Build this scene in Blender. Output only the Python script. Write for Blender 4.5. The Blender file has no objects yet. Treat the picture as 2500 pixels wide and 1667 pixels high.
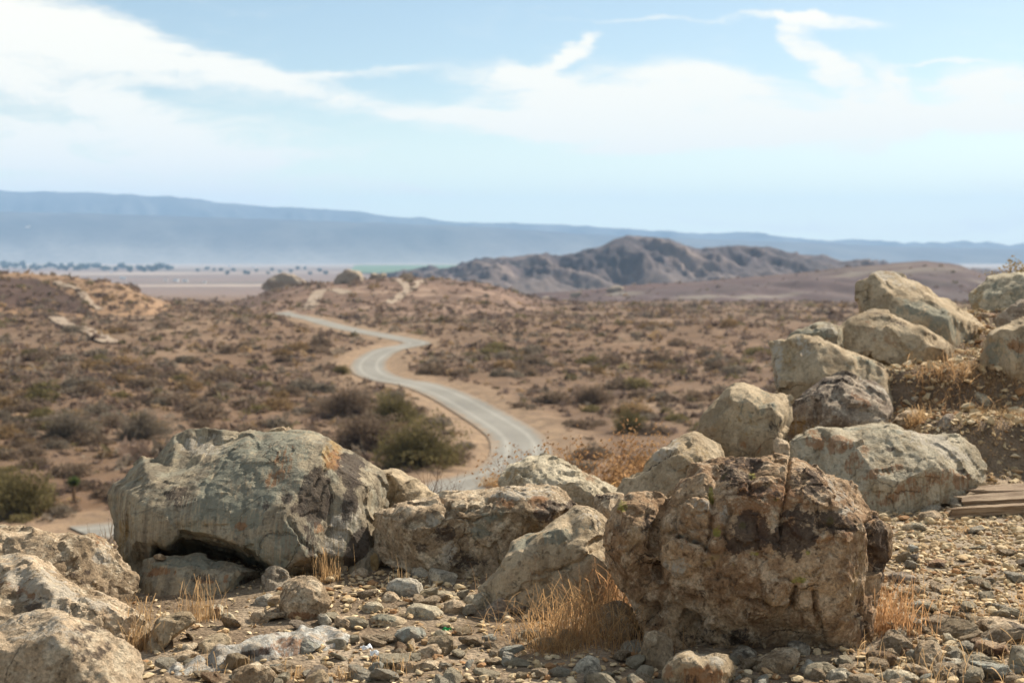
import bpy, bmesh, math, random
import numpy as np
from mathutils import Vector, Matrix, geometry

# ------------------------------------------------------------------ camera, sky, sun, exposure
scene = bpy.context.scene
SW, SH, FPX, HOR = 2500.0, 1667.0, 3472.2, 606.0      # photograph size, focal length and horizon row in its pixels
PITCH = math.atan((SH / 2 - HOR) / FPX)
CAM = np.array([0.0, 0.0, 1.6])
cam_d = bpy.data.cameras.new('camera'); cam = bpy.data.objects.new('camera', cam_d)
scene.collection.objects.link(cam); scene.camera = cam
cam.location = CAM; cam.rotation_euler = (math.pi / 2 - PITCH, 0, 0)
cam_d.lens = 50; cam_d.sensor_width = 36; cam_d.clip_start = 0.1; cam_d.clip_end = 80000
cam_d.dof.use_dof = True; cam_d.dof.focus_distance = 6.0; cam_d.dof.aperture_fstop = 3.4

SUN_EL, SUN_AZ = math.radians(37), math.radians(42)     # azimuth clockwise from the view direction (+Y)
sun_d = bpy.data.lights.new('sun', 'SUN'); sun = bpy.data.objects.new('sun', sun_d)
scene.collection.objects.link(sun)
sun_d.energy = 4.9; sun_d.angle = math.radians(0.53); sun_d.color = (1.0, 0.93, 0.82)
sdir = Vector((math.sin(SUN_AZ) * math.cos(SUN_EL), math.cos(SUN_AZ) * math.cos(SUN_EL), math.sin(SUN_EL)))
sun.rotation_euler = sdir.to_track_quat('Z', 'Y').to_euler(); sun.location = (20, 20, 40)

SKY_STRENGTH = 0.108
EXPOSURE = 0.80
world = bpy.data.worlds.new('World'); scene.world = world; world.use_nodes = True
scene.view_settings.view_transform = 'Standard'; scene.view_settings.look = 'None'
scene.view_settings.exposure = EXPOSURE; scene.view_settings.gamma = 1; scene.view_settings.use_curve_mapping = False
cy = scene.cycles
cy.use_denoising = True
cy.max_bounces = 5; cy.diffuse_bounces = 3; cy.glossy_bounces = 1; cy.transmission_bounces = 2
cy.volume_bounces = 1; cy.transparent_max_bounces = 6
cy.caustics_reflective = False; cy.caustics_refractive = False


class NT:
    """small helper to write node trees"""
    def __init__(s, tree, clear=True):
        s.t = tree
        if clear: tree.nodes.clear()
    def n(s, typ, **kw):
        nd = s.t.nodes.new(typ)
        for k, v in kw.items():
            if k == 'ins':
                for kk, vv in v.items():
                    if isinstance(vv, bpy.types.NodeSocket): s.t.links.new(vv, nd.inputs[kk])
                    else: nd.inputs[kk].default_value = vv
            else: setattr(nd, k, v)
        return nd
    def math(s, op, a, b=0.0, clamp=False):
        nd = s.n('ShaderNodeMath', operation=op, use_clamp=clamp)
        for i, v in enumerate((a, b)):
            if isinstance(v, bpy.types.NodeSocket): s.t.links.new(v, nd.inputs[i])
            else: nd.inputs[i].default_value = v
        return nd.outputs[0]
    def rng(s, v, a, b, c=0.0, d=1.0, smooth=True):
        nd = s.n('ShaderNodeMapRange', interpolation_type='SMOOTHSTEP' if smooth else 'LINEAR')
        s.t.links.new(v, nd.inputs[0])
        for i, q in enumerate((a, b, c, d)): nd.inputs[i + 1].default_value = q
        return nd.outputs[0]
    def mix(s, f, a, b, blend='MIX'):
        nd = s.n('ShaderNodeMix', data_type='RGBA', blend_type=blend)
        for i, v in ((0, f), (6, a), (7, b)):
            if isinstance(v, bpy.types.NodeSocket): s.t.links.new(v, nd.inputs[i])
            elif i == 0: nd.inputs[0].default_value = v
            else: nd.inputs[i].default_value = (*v[:3], 1)
        return nd.outputs[2]
    def noise(s, vec, scale, detail=6, rough=.6, dist=0.0, typ=None):
        nd = s.n('ShaderNodeTexNoise')
        s.t.links.new(vec, nd.inputs['Vector'])
        nd.inputs['Scale'].default_value = scale; nd.inputs['Detail'].default_value = detail
        nd.inputs['Roughness'].default_value = rough; nd.inputs['Distortion'].default_value = dist
        return nd


def build_sky():
    g = NT(world.node_tree)
    sky = g.n('ShaderNodeTexSky', sky_type='NISHITA', sun_disc=False, sun_elevation=SUN_EL, sun_rotation=SUN_AZ,
              altitude=700, air_density=1.0, dust_density=0.6, ozone_density=2.0)
    tc = g.n('ShaderNodeTexCoord')
    sep = g.n('ShaderNodeSeparateXYZ', ins={0: tc.outputs['Generated']})
    az = g.math('ARCTAN2', sep.outputs[0], sep.outputs[1])
    el = g.math('ARCSINE', sep.outputs[2])
    base = g.n('ShaderNodeCombineXYZ', ins={0: az, 1: el, 2: 0.0}).outputs[0]
    # wind-drawn warp of the direction plane
    st = g.n('ShaderNodeMapping', ins={'Vector': base, 'Rotation': (0, 0, math.radians(6)), 'Scale': (3.2, 9.0, 1)})
    w1 = g.noise(st.outputs[0], 1.4, 5, .55)
    w2 = g.n('ShaderNodeVectorMath', operation='SUBTRACT', ins={0: w1.outputs['Color'], 1: (.5, .5, .5)})
    w3 = g.n('ShaderNodeVectorMath', operation='MULTIPLY', ins={0: w2.outputs[0], 1: (.065, .035, 0)})
    mp2 = g.n('ShaderNodeMapping', ins={'Vector': base, 'Rotation': (0, 0, math.radians(-18)), 'Scale': (13, 30, 1)})
    w4 = g.n('ShaderNodeVectorMath', operation='MULTIPLY', ins={0: g.n('ShaderNodeVectorMath', operation='SUBTRACT', ins={0: g.noise(mp2.outputs[0], 1.0, 7, .62, .5).outputs['Color'], 1: (.5, .5, .5)}).outputs[0], 1: (.055, .022, 0)})
    co = g.n('ShaderNodeVectorMath', operation='ADD', ins={0: g.n('ShaderNodeVectorMath', operation='ADD', ins={0: base, 1: w3.outputs[0]}).outputs[0], 1: w4.outputs[0]}).outputs[0]
    V = 3267.0
    blobs = [  # cx, cy, rx, ry, angle, strength in 2352-wide photo units -> azimuth/elevation ellipses
        (60, 60, 240, 70, 16, .85), (300, 135, 290, 50, 13, .85), (520, 175, 240, 26, 6, .7), (760, 182, 190, 11, -4, .7), (-250, 20, 260, 90, 14, .8),
        (60, 190, 260, 34, 12, .6), (260, 250, 220, 26, 10, .55), (-250, 230, 280, 60, 10, .7),
        (200, 330, 330, 50, 4, .7), (520, 330, 260, 44, 2, .62), (700, 365, 150, 14, -3, .55), (150, 420, 420, 44, 2, .8), (480, 440, 200, 40, 0, .55), (780, 215, 150, 14, 8, .45), (880, 255, 170, 18, 8, .5),
        (1290, 235, 220, 62, 8, 1.2), (1420, 310, 260, 36, 5, 1.2), (1560, 240, 210, 66, 0, 1.2), (1660, 190, 150, 34, 8, .7), (1230, 170, 90, 22, 10, .6), (1700, 300, 220, 36, 0, 1.1), (1150, 290, 150, 26, 6, .6),
        (1500, 350, 200, 10, -2, .6), (1000, 290, 220, 26, 5, .42),
        (2060, 300, 270, 38, -4, 1.25), (2230, 200, 130, 34, 4, .95), (2330, 230, 120, 52, 0, .9), (1960, 240, 120, 32, 14, .8), (2000, 190, 90, 22, 40, .7),
        (1870, 145, 110, 22, 48, .85), (1800, 100, 40, 14, 60, .6),
        (1322, 118, 44, 13, -55, .8), (1350, 88, 36, 7, -20, .6), (1290, 155, 60, 16, -35, .6),
        (1480, 47, 170, 5, -1, .55), (1760, 44, 130, 9, 2, .6), (1900, 58, 120, 13, 5, .85), (2110, 147, 95, 5, 1, .85),
        (800, 430, 170, 22, 2, .45), (1000, 440, 130, 14, 4, .4), (1380, 440, 130, 18, 6, .42), (1650, 465, 200, 10, 0, .4), (700, 480, 300, 18, 3, .35),
        (2050, 520, 380, 18, 1, .45), (1500, 505, 300, 12, 2, .35), (2600, 480, 400, 50, 0, .5), (-500, 330, 300, 100, 6, .7),
        (-700, 60, 420, 90, 10, .7), (2700, 290, 300, 50, 2, .8), (2900, 60, 300, 30, 0, .6), (1000, -160, 700, 50, 8, .5),
        (2000, -200, 500, 60, 4, .6), (100, -200, 500, 80, 12, .7)]
    tot = None
    for cx, cy_, rx, ry, ang, s in blobs:
        dx = cx - 1176.0
        a = math.atan2(dx, V); e = math.atan2(570 - cy_, math.hypot(V, dx))
        m = g.n('ShaderNodeMapping', vector_type='TEXTURE',
                ins={'Vector': co, 'Location': (a, e, 0), 'Rotation': (0, 0, -math.radians(ang)), 'Scale': (rx * 1.6 / V, ry * 1.95 / V, 1)})
        l = g.n('ShaderNodeVectorMath', operation='LENGTH', ins={0: m.outputs[0]}).outputs['Value']
        v = g.rng(l, 0.1, 1.0, s, 0.0)
        tot = v if tot is None else g.math('ADD', tot, v)
    # streaks: fine wisps drawn out along the wind
    def fibres(ang, sx_, sy_, det, dist):
        mp = g.n('ShaderNodeMapping', ins={'Vector': co, 'Rotation': (0, 0, math.radians(ang)), 'Scale': (sx_, sy_, 1)}); return g.noise(mp.outputs[0], 1.0, det, .62, dist).outputs[0]
    streak = g.math('ADD', g.math('ADD', g.math('MULTIPLY', fibres(7, 7, 34, 9, .9), .46), g.math('MULTIPLY', fibres(-26, 11, 42, 9, 1.4), .34)), g.math('MULTIPLY', fibres(4, 34, 150, 6, .6), .20))
    streak = g.rng(streak, .34, .66, 0.0, 1.0, False)
    away = g.math('MAXIMUM', g.rng(g.math('ABSOLUTE', az), .42, .75), g.rng(el, .24, .5))       # cirrus goes on all round, thickened out of view to whiten the fill light
    general = g.math('MULTIPLY', g.rng(g.noise(st.outputs[0], .8, 6, .6).outputs[0], .40, .62), g.math('ADD', g.math('MULTIPLY', away, .62), .12))
    dens = g.math('ADD', tot, general)
    dens = g.math('ADD', g.math('MULTIPLY', dens, g.math('ADD', g.math('MULTIPLY', streak, 1.15), .42)), g.math('MULTIPLY', g.math('SUBTRACT', streak, .55), .55))
    mask = g.rng(g.math('MULTIPLY', dens, 1.1), .02, 1.18)
    up = g.rng(el, -.02, .02)
    mask = g.math('MULTIPLY', g.math('MULTIPLY', mask, up), .97)
    # haze whitening towards the horizon, all round
    low = g.math('MULTIPLY', g.rng(el, .0, .125, 1.0, 0.0), .75)
    skyc = g.mix(low, g.mix(1.0, sky.outputs[0], (0.74, 0.70, 0.61), 'MULTIPLY'), SKY_HAZE)
    col = g.mix(mask, skyc, CLOUD)
    bg = g.n('ShaderNodeBackground', ins={'Color': col, 'Strength': SKY_STRENGTH})
    out = g.n('ShaderNodeOutputWorld'); world.node_tree.links.new(bg.outputs[0], out.inputs[0])
    world.cycles.sampling_method = 'MANUAL'; world.cycles.sample_map_resolution = 1024


CLOUD = (6.4, 6.1, 5.35)
SKY_HAZE = (6.9, 7.3, 6.0)
build_sky()

# ------------------------------------------------------------------ maths: rays, noise
rng = np.random.default_rng(7); random.seed(7)
CROPS = {'A': (0, 950, .4573), 'B': (600, 1000, .42533), 'C': (1400, 1050, .39353), 'D': (1750, 600, .41459), 'E': (2000, 1150, .3298),
         'F': (1100, 1000, .31894), 'G': (300, 1380, .2551), 'H': (850, 1380, .2551), 'I': (1400, 1500, .2551), 'J': (1950, 1400, .2338),
         'V': (0, 0, 1.06293), 'M': (700, 550, .42517), 'S': (0, 0, 1.0), 'K': (0, 550, .42517), 'L': (0, 600, .21259), 'N': (1000, 520, .46769)}
def cv(crop, pts):
    ox, oy, s = CROPS[crop]
    return [(ox + p[0] * s, oy + p[1] * s) for p in pts]
cp_, sp_ = math.cos(PITCH), math.sin(PITCH)
def ray(sx, sy):
    xc = (np.asarray(sx, float) - SW / 2) / FPX; yc = (SH / 2 - np.asarray(sy, float)) / FPX
    dy = cp_ + yc * sp_; dz = -sp_ + yc * cp_
    return xc / dy, dz / dy                      # x and z gained per metre of y
def P(sx, sy, y):
    a, b = ray(sx, sy); return np.array([a * y, y, CAM[2] + b * y])
def to_px(p):
    d = p - CAM; zc = d[..., 1] * cp_ - d[..., 2] * sp_; yc = d[..., 1] * sp_ + d[..., 2] * cp_
    zc = np.where(zc < .05, .05, zc)
    return SW / 2 + FPX * d[..., 0] / zc, SH / 2 - FPX * yc / zc

def _hash(ix, iy, iz, seed):
    h = (ix.astype(np.int64) * 374761393 + iy.astype(np.int64) * 668265263 + iz.astype(np.int64) * 2147483647 + seed * 974634541) & 0xffffffff
    h = ((h ^ (h >> 13)) * 1274126177) & 0xffffffff
    h = ((h ^ (h >> 16)) * 2246822519) & 0xffffffff
    return h ^ (h >> 15)
def gnoise(p, seed=0):
    """gradient noise, about -1..1, p is (N,3)"""
    i = np.floor(p); f = p - i; i = i.astype(np.int64)
    u = f * f * f * (f * (f * 6 - 15) + 10)
    res = 0
    for dx in (0, 1):
        for dy in (0, 1):
            for dz in (0, 1):
                h = _hash(i[:, 0] + dx, i[:, 1] + dy, i[:, 2] + dz, seed)
                gx = (h & 1023) / 511.5 - 1; gy = ((h >> 10) & 1023) / 511.5 - 1; gz = ((h >> 20) & 1023) / 511.5 - 1
                w = (u[:, 0] if dx else 1 - u[:, 0]) * (u[:, 1] if dy else 1 - u[:, 1]) * (u[:, 2] if dz else 1 - u[:, 2])
                res = res + w * (gx * (f[:, 0] - dx) + gy * (f[:, 1] - dy) + gz * (f[:, 2] - dz))
    return res * 1.4
def fbm(p, octv=4, seed=0, gain=.5, ridged=False):
    t = 0; a = 1.0; s = 0
    for o in range(octv):
        n = gnoise(p * 2.03 ** o + 13.7 * o, seed + o)
        t = t + a * ((1 - 2 * np.abs(n)) if ridged else n); s += a; a *= gain
    return t / s
def cells(p, seed=0):
    """cellular noise: F1, F2, chip = distance from a randomly tilted plane through the nearest cell"""
    i0 = np.floor(p).astype(np.int64); f1 = np.full(len(p), 9.0); f2 = np.full(len(p), 9.0); chip = np.zeros(len(p))
    for dx in (-1, 0, 1):
        for dy in (-1, 0, 1):
            for dz in (-1, 0, 1):
                c = i0 + (dx, dy, dz)
                h = _hash(c[:, 0], c[:, 1], c[:, 2], seed); h2 = _hash(c[:, 0], c[:, 1], c[:, 2], seed + 77)
                q = c + np.stack([(h & 1023) / 1023, ((h >> 10) & 1023) / 1023, ((h >> 20) & 1023) / 1023], 1)
                dvec = p - q; d = np.sqrt((dvec ** 2).sum(1))
                gv = np.stack([(h2 & 1023) / 511.5 - 1, ((h2 >> 10) & 1023) / 511.5 - 1, ((h2 >> 20) & 1023) / 511.5 - 1], 1)
                near = d < f1
                f2 = np.where(near, f1, np.minimum(f2, d)); chip = np.where(near, (dvec * gv).sum(1), chip); f1 = np.where(near, d, f1)
    return f1, f2, chip
def sstep(a, b, x):
    t = np.clip((x - a) / (b - a), 0, 1); return t * t * (3 - 2 * t)
def xy(x, y, s, z=0.0):
    return np.stack([x * s, y * s, np.full_like(x, z)], -1).reshape(-1, 3)

# ------------------------------------------------------------------ terrain functions
PLAIN_Y = [0, 250, 330, 450, 700, 1200, 2000, 3200, 5000, 8000, 14000, 30000]
PLAIN_Z = [-14.4, -14.4, -15.0, -17.5, -25, -42, -62, -74, -82, -90, -100, -110]
EDGE_X = [-30, -6, -2, 0, .8, 1.5, 2.4, 3.2, 4.2, 8, 20, 60]
EDGE_Y = [5, 7.4, 7.9, 8.5, 9.3, 10.6, 11.8, 13.0, 15.0, 15.5, 17, 30]
def plain0(x, y):
    r = np.hypot(x, y); return np.interp(np.where(y > 0, np.maximum(np.abs(y), r * .9), r), PLAIN_Y, PLAIN_Z)

ROAD_PX = cv('M', [(-25, 508), (80, 527), (215, 562), (375, 602), (540, 632), (660, 656), (738, 671), (745, 684), (690, 696), (600, 712), (530, 742), (478, 785), (470, 825), (505, 862),
                   (600, 893), (700, 908), (800, 930), (940, 985), (1080, 1062), (1210, 1140), (1310, 1210), (1345, 1275), (1340, 1340), (1290, 1400), (1180, 1450)]) + \
          cv('S', [(1130, 1185), (1000, 1225), (800, 1255), (640, 1268), (500, 1277), (380, 1287), (280, 1297), (205, 1306)])
def plane_hit(sx, sy):
    a, b = ray(sx, sy); y = np.full_like(np.asarray(a, float), 100.0)
    for _ in range(60):
        z = plain0(a * y, y); y = .5 * y + .5 * np.clip((z - CAM[2]) / np.minimum(b, -1e-4), 3, 20000)
    return a * y, y
def spline(p, per=8):
    p = np.asarray(p, float); q = np.vstack([2 * p[0] - p[1], p, 2 * p[-1] - p[-2]]); out = []
    for i in range(1, len(q) - 2):
        for k in range(per):
            t = k / per
            out.append(.5 * (2 * q[i] + (q[i + 1] - q[i - 1]) * t + (2 * q[i - 1] - 5 * q[i] + 4 * q[i + 1] - q[i + 2]) * t * t + (3 * q[i] - q[i - 1] - 3 * q[i + 1] + q[i + 2]) * t ** 3))
    out.append(q[-2]); return np.array(out)
_rp = np.array(ROAD_PX); _rx, _ry = plane_hit(_rp[:, 0], _rp[:, 1])
ROAD = spline(np.stack([_rx, _ry], 1), 6)
for _ in range(3): ROAD[1:-1] = .25 * ROAD[:-2] + .5 * ROAD[1:-1] + .25 * ROAD[2:]
def road_dist(x, y):
    x = np.asarray(x, float).ravel(); y = np.asarray(y, float).ravel(); d = np.full(len(x), 1e9)
    m = (np.abs(x) < 200) & (y > 50) & (y < 900); xs, ys = x[m], y[m]; dm = d[m]
    for a, b in zip(ROAD[:-1], ROAD[1:]):
        ab = b - a; L = ab @ ab + 1e-9
        t = np.clip(((xs - a[0]) * ab[0] + (ys - a[1]) * ab[1]) / L, 0, 1)
        dm = np.minimum(dm, np.hypot(xs - a[0] - t * ab[0], ys - a[1] - t * ab[1]))
    d[m] = dm; return d

def z_near(x, y):
    m = sstep(1.0, 2.9, x) * np.clip(.2 * (y - 9.5), 0, .6 + .36 * sstep(3.4, 4.8, x))
    wob = .25 * gnoise(xy(x, y, .8, 2), 23) + .12 * gnoise(xy(x, y, 2.2, 2), 24)
    bank = (.36 * sstep(9.75, 10.05, y + wob) + .30 * sstep(10.95, 11.25, y + wob)) * sstep(2.55, 3.1, x + .3 * wob)
    m = np.maximum(m, bank)
    n = .045 * fbm(xy(x, y, .9), 3, 3) + .02 * fbm(xy(x, y, 4.0), 3, 9)
    n = n + .16 * sstep(.1, .6, m) * fbm(xy(x, y, 1.1, 4), 4, 21)
    left = .10 * sstep(-1.0, -2.6, x)
    return m + n - left
def height(x, y):
    x = np.asarray(x, float); y = np.asarray(y, float); sh = x.shape; x = x.ravel(); y = y.ravel()
    zp = plain0(x, y); r = np.hypot(x, y); rd = road_dist(x, y)
    und = (1.3 * fbm(xy(x, y, 1 / 45.), 4, 31) * sstep(40, 110, r) + 2.2 * fbm(xy(x, y, 1 / 180.), 3, 41) * sstep(150, 500, r) * sstep(12000, 2500, r))
    und = und * sstep(3.5, 16, rd) + .3 * np.exp(-((rd - 5.0) / 1.6) ** 2)
    # a low dark rise out on the flat, and gullies on the left
    und = und + 1.6 * np.exp(-(((x - 40) / 13) ** 2 + ((y - 262) / 9) ** 2))
    und = und + np.where(x < 0, 1.0, .3) * sstep(4, 25, rd) * sstep(60, 90, r) * sstep(420, 250, r) * 1.5 * np.clip(fbm(xy(x, y * .7, 1 / 26.), 3, 51, ridged=True), -1, .4)
    zp = zp + und
    zn = z_near(x, y)
    d = y - np.interp(x, EDGE_X, EDGE_Y) + .5 * gnoise(xy(x, y, .7), 5)
    dd = np.maximum(d, 0); drop = .62 * (np.sqrt(dd * dd + .2) - math.sqrt(.2))
    k = 1.2; a = zn - drop
    z = np.where(a > zp + 4 * k, a, np.maximum(a, zp) + np.where(np.abs(a - zp) < 4 * k, k * np.log1p(np.exp(-np.abs(a - zp) / k)), 0))
    return z.reshape(sh)

class Hill:
    """a rise whose crest runs at distance Dc across the view; a surface z(x,y) of its own"""
    def __init__(s, crest_px, crop, Dc, Wf, Wb, foot, gul=0., gsc=20., seed=1, rough=0., pw=1.0):
        c = cv(crop, crest_px); s.u = np.array([ray(a, b)[0] for a, b in c]); s.z = np.array([CAM[2] + ray(a, b)[1] for a, b in c]); s.k = np.array([ray(a, b)[1] for a, b in c])
        s.Dc = Dc if callable(Dc) else (lambda u, D=Dc: np.full_like(u, float(D)))
        s.Wf, s.Wb, s.foot, s.gul, s.gsc, s.seed, s.rough, s.pw = Wf, Wb, foot, gul, gsc, seed, rough, pw
    def zf(s, x, y):
        u = x / np.maximum(y, 1); D = s.Dc(u); k = np.interp(u, s.u, s.k); zc = CAM[2] + k * D
        t = (y - D); f = np.clip(np.where(t < 0, 1 + t / s.Wf, 1 - t / s.Wb), 0, 1)
        p = (f * f * (3 - 2 * f)) ** s.pw
        foot = plain0(x, y) - s.foot
        z = foot + (zc - foot) * p
        if s.gul:
            g = fbm(np.stack([x / s.gsc + .25 * y / s.gsc, y / (s.gsc * 3.2), 0 * x + s.seed], -1).reshape(-1, 3), 5, s.seed, .55, ridged=True).reshape(x.shape)
            z = z + s.gul * (g - .25) * np.clip(p * (1 - p) * 4, 0, 1)
        if s.rough:
            z = z + s.rough * fbm(xy(x, y, 2.2 / s.gsc, s.seed), 5, s.seed + 5, .6).reshape(x.shape) * np.clip(p * 3, 0, 1)
        return z

H_left = Hill([(-900, 600), (-500, 612), (-200, 622), (0, 627), (100, 631), (160, 636), (205, 645), (280, 655), (340, 688), (390, 722), (430, 752), (470, 778), (520, 800), (600, 830)], 'V', 430, 95, 150, 1.0, 3.0, 22., 3, .6)
H_mid = Hill([(520, 720), (590, 690), (640, 668), (700, 655), (760, 650), (800, 648), (870, 639), (950, 640), (1030, 644), (1100, 652), (1150, 664), (1200, 684), (1260, 708), (1330, 728), (1400, 745)], 'V', 520, 190, 200, 1.0, 2.0, 30., 5, .7)
H_right = Hill([(1180, 712), (1250, 690), (1350, 675), (1420, 664), (1500, 657), (1600, 649), (1700, 640), (1800, 631), (1900, 620), (1980, 611), (2060, 604), (2130, 600), (2200, 609), (2260, 630), (2330, 655), (2500, 690), (2900, 720)], 'V', 1000, 330, 300, 2.0, 7., 60., 7, 1.5)
H_mount = Hill([(900, 655), (980, 632), (1060, 612), (1120, 600), (1200, 590), (1225, 586), (1285, 592), (1340, 580), (1380, 568), (1410, 552), (1440, 543), (1490, 546), (1540, 550), (1575, 566), (1610, 575), (1650, 569),
                (1700, 566), (1760, 570), (1790, 578), (1850, 592), (1890, 592), (1930, 604), (1990, 605), (2060, 622), (2200, 640)], 'V', 2300, 700, 600, 6.0, 42., 92., 11, 6.)
_far = lambda D: (lambda u: np.full_like(u, float(D)))
H_front = Hill([(-2500, 470), (-900, 478), (0, 487), (200, 490), (400, 497), (600, 503), (800, 510), (950, 515), (1150, 524), (1350, 538), (1500, 545), (1700, 552), (1900, 560), (2100, 568), (2352, 573), (3200, 580), (4500, 580)], 'V', 10000, 1800, 1500, 8.0, 42., 420., 13, 12.)
H_back = Hill([(-2500, 425), (-900, 430), (0, 438), (200, 443), (400, 452), (440, 456), (520, 468), (620, 474), (740, 480), (780, 483), (850, 492), (920, 501), (965, 499), (1020, 509), (1100, 513), (1200, 514), (1300, 518), (1380, 524), (1450, 527),
               (1520, 534), (1580, 539), (1640, 537), (1700, 534), (1730, 536), (1780, 542), (1850, 555), (1900, 557), (1970, 553), (2050, 562), (2110, 568), (2160, 564), (2250, 569), (2352, 572), (3200, 560), (4500, 570)], 'V', 13500, 1900, 1500, 8.0, 160., 700., 17, 32.)
def surf(x, y):
    x = np.asarray(x, float); y = np.asarray(y, float); z = height(x, y)
    for h in (H_left, H_mid, H_right): z = np.where(y > 150, np.maximum(z, h.zf(x, y)), z)
    return z
_ys = np.concatenate([np.arange(3.0, 30, .02), 30 * np.exp(np.arange(0, math.log(600), .004))])
def hit(sx, sy):
    """where the ray through a photo pixel first meets the ground"""
    a, b = ray(sx, sy); z = surf(a * _ys, _ys); k = np.argmax(CAM[2] + b * _ys < z)
    y = _ys[k] if k else _ys[-1]; return np.array([a * y, y, float(surf(np.array([a * y]), np.array([y]))[0])])

# ------------------------------------------------------------------ object helpers
col = scene.collection
def link(name, mesh, mats=(), loc=None, parent=None):
    o = bpy.data.objects.new(name, mesh); col.objects.link(o)
    for m in mats: mesh.materials.append(m)
    if loc is not None: o.location = loc
    if parent: o.parent = parent
    return o
def tag(o, label=None, cat=None, group=None, kind=None):
    for k, v in (('label', label), ('category', cat), ('group', group), ('kind', kind)):
        if v: o[k] = v
    return o
def np_mesh(name, v, faces, smooth=True):
    """faces: (M,3) or (M,4) int array"""
    me = bpy.data.meshes.new(name); v = np.asarray(v, np.float32); faces = np.asarray(faces, np.int32); m, k = faces.shape
    me.vertices.add(len(v)); me.vertices.foreach_set('co', v.ravel())
    me.loops.add(m * k); me.loops.foreach_set('vertex_index', faces.ravel())
    me.polygons.add(m); me.polygons.foreach_set('loop_start', np.arange(0, m * k, k, dtype=np.int32))
    me.update(calc_edges=True)
    me.polygons.foreach_set('use_smooth', np.full(m, smooth)); me.update()
    return me
def attr_f(me, name, vals):
    a = me.attributes.new(name, 'FLOAT', 'POINT'); a.data.foreach_set('value', np.asarray(vals, np.float32))
def attr_c(me, name, rgb):
    a = me.attributes.new(name, 'FLOAT_COLOR', 'POINT'); c = np.ones((len(rgb), 4), np.float32); c[:, :3] = rgb; a.data.foreach_set('color', c.ravel())
def get_co(me):
    a = np.empty(len(me.vertices) * 3, np.float32); me.vertices.foreach_get('co', a); return a.reshape(-1, 3).astype(float)
def get_no(me):
    a = np.empty(len(me.vertices) * 3, np.float32); me.vertex_normals.foreach_get('vector', a); return a.reshape(-1, 3).astype(float)

# ------------------------------------------------------------------ materials
def new_mat(name):
    m = bpy.data.materials.new(name); m.use_nodes = True; return m, NT(m.node_tree)
def finish(m, g, color, rough=.92, normal=None, spec=.15, extra=None):
    b = g.n('ShaderNodeBsdfPrincipled')
    if isinstance(color, bpy.types.NodeSocket): m.node_tree.links.new(color, b.inputs['Base Color'])
    else: b.inputs['Base Color'].default_value = (*color, 1)
    if isinstance(rough, bpy.types.NodeSocket): m.node_tree.links.new(rough, b.inputs['Roughness'])
    else: b.inputs['Roughness'].default_value = rough
    b.inputs['Specular IOR Level'].default_value = spec
    if normal is not None: m.node_tree.links.new(normal, b.inputs['Normal'])
    o = g.n('ShaderNodeOutputMaterial'); m.node_tree.links.new((extra(b) if extra else b.outputs[0]), o.inputs[0]); return m

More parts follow.
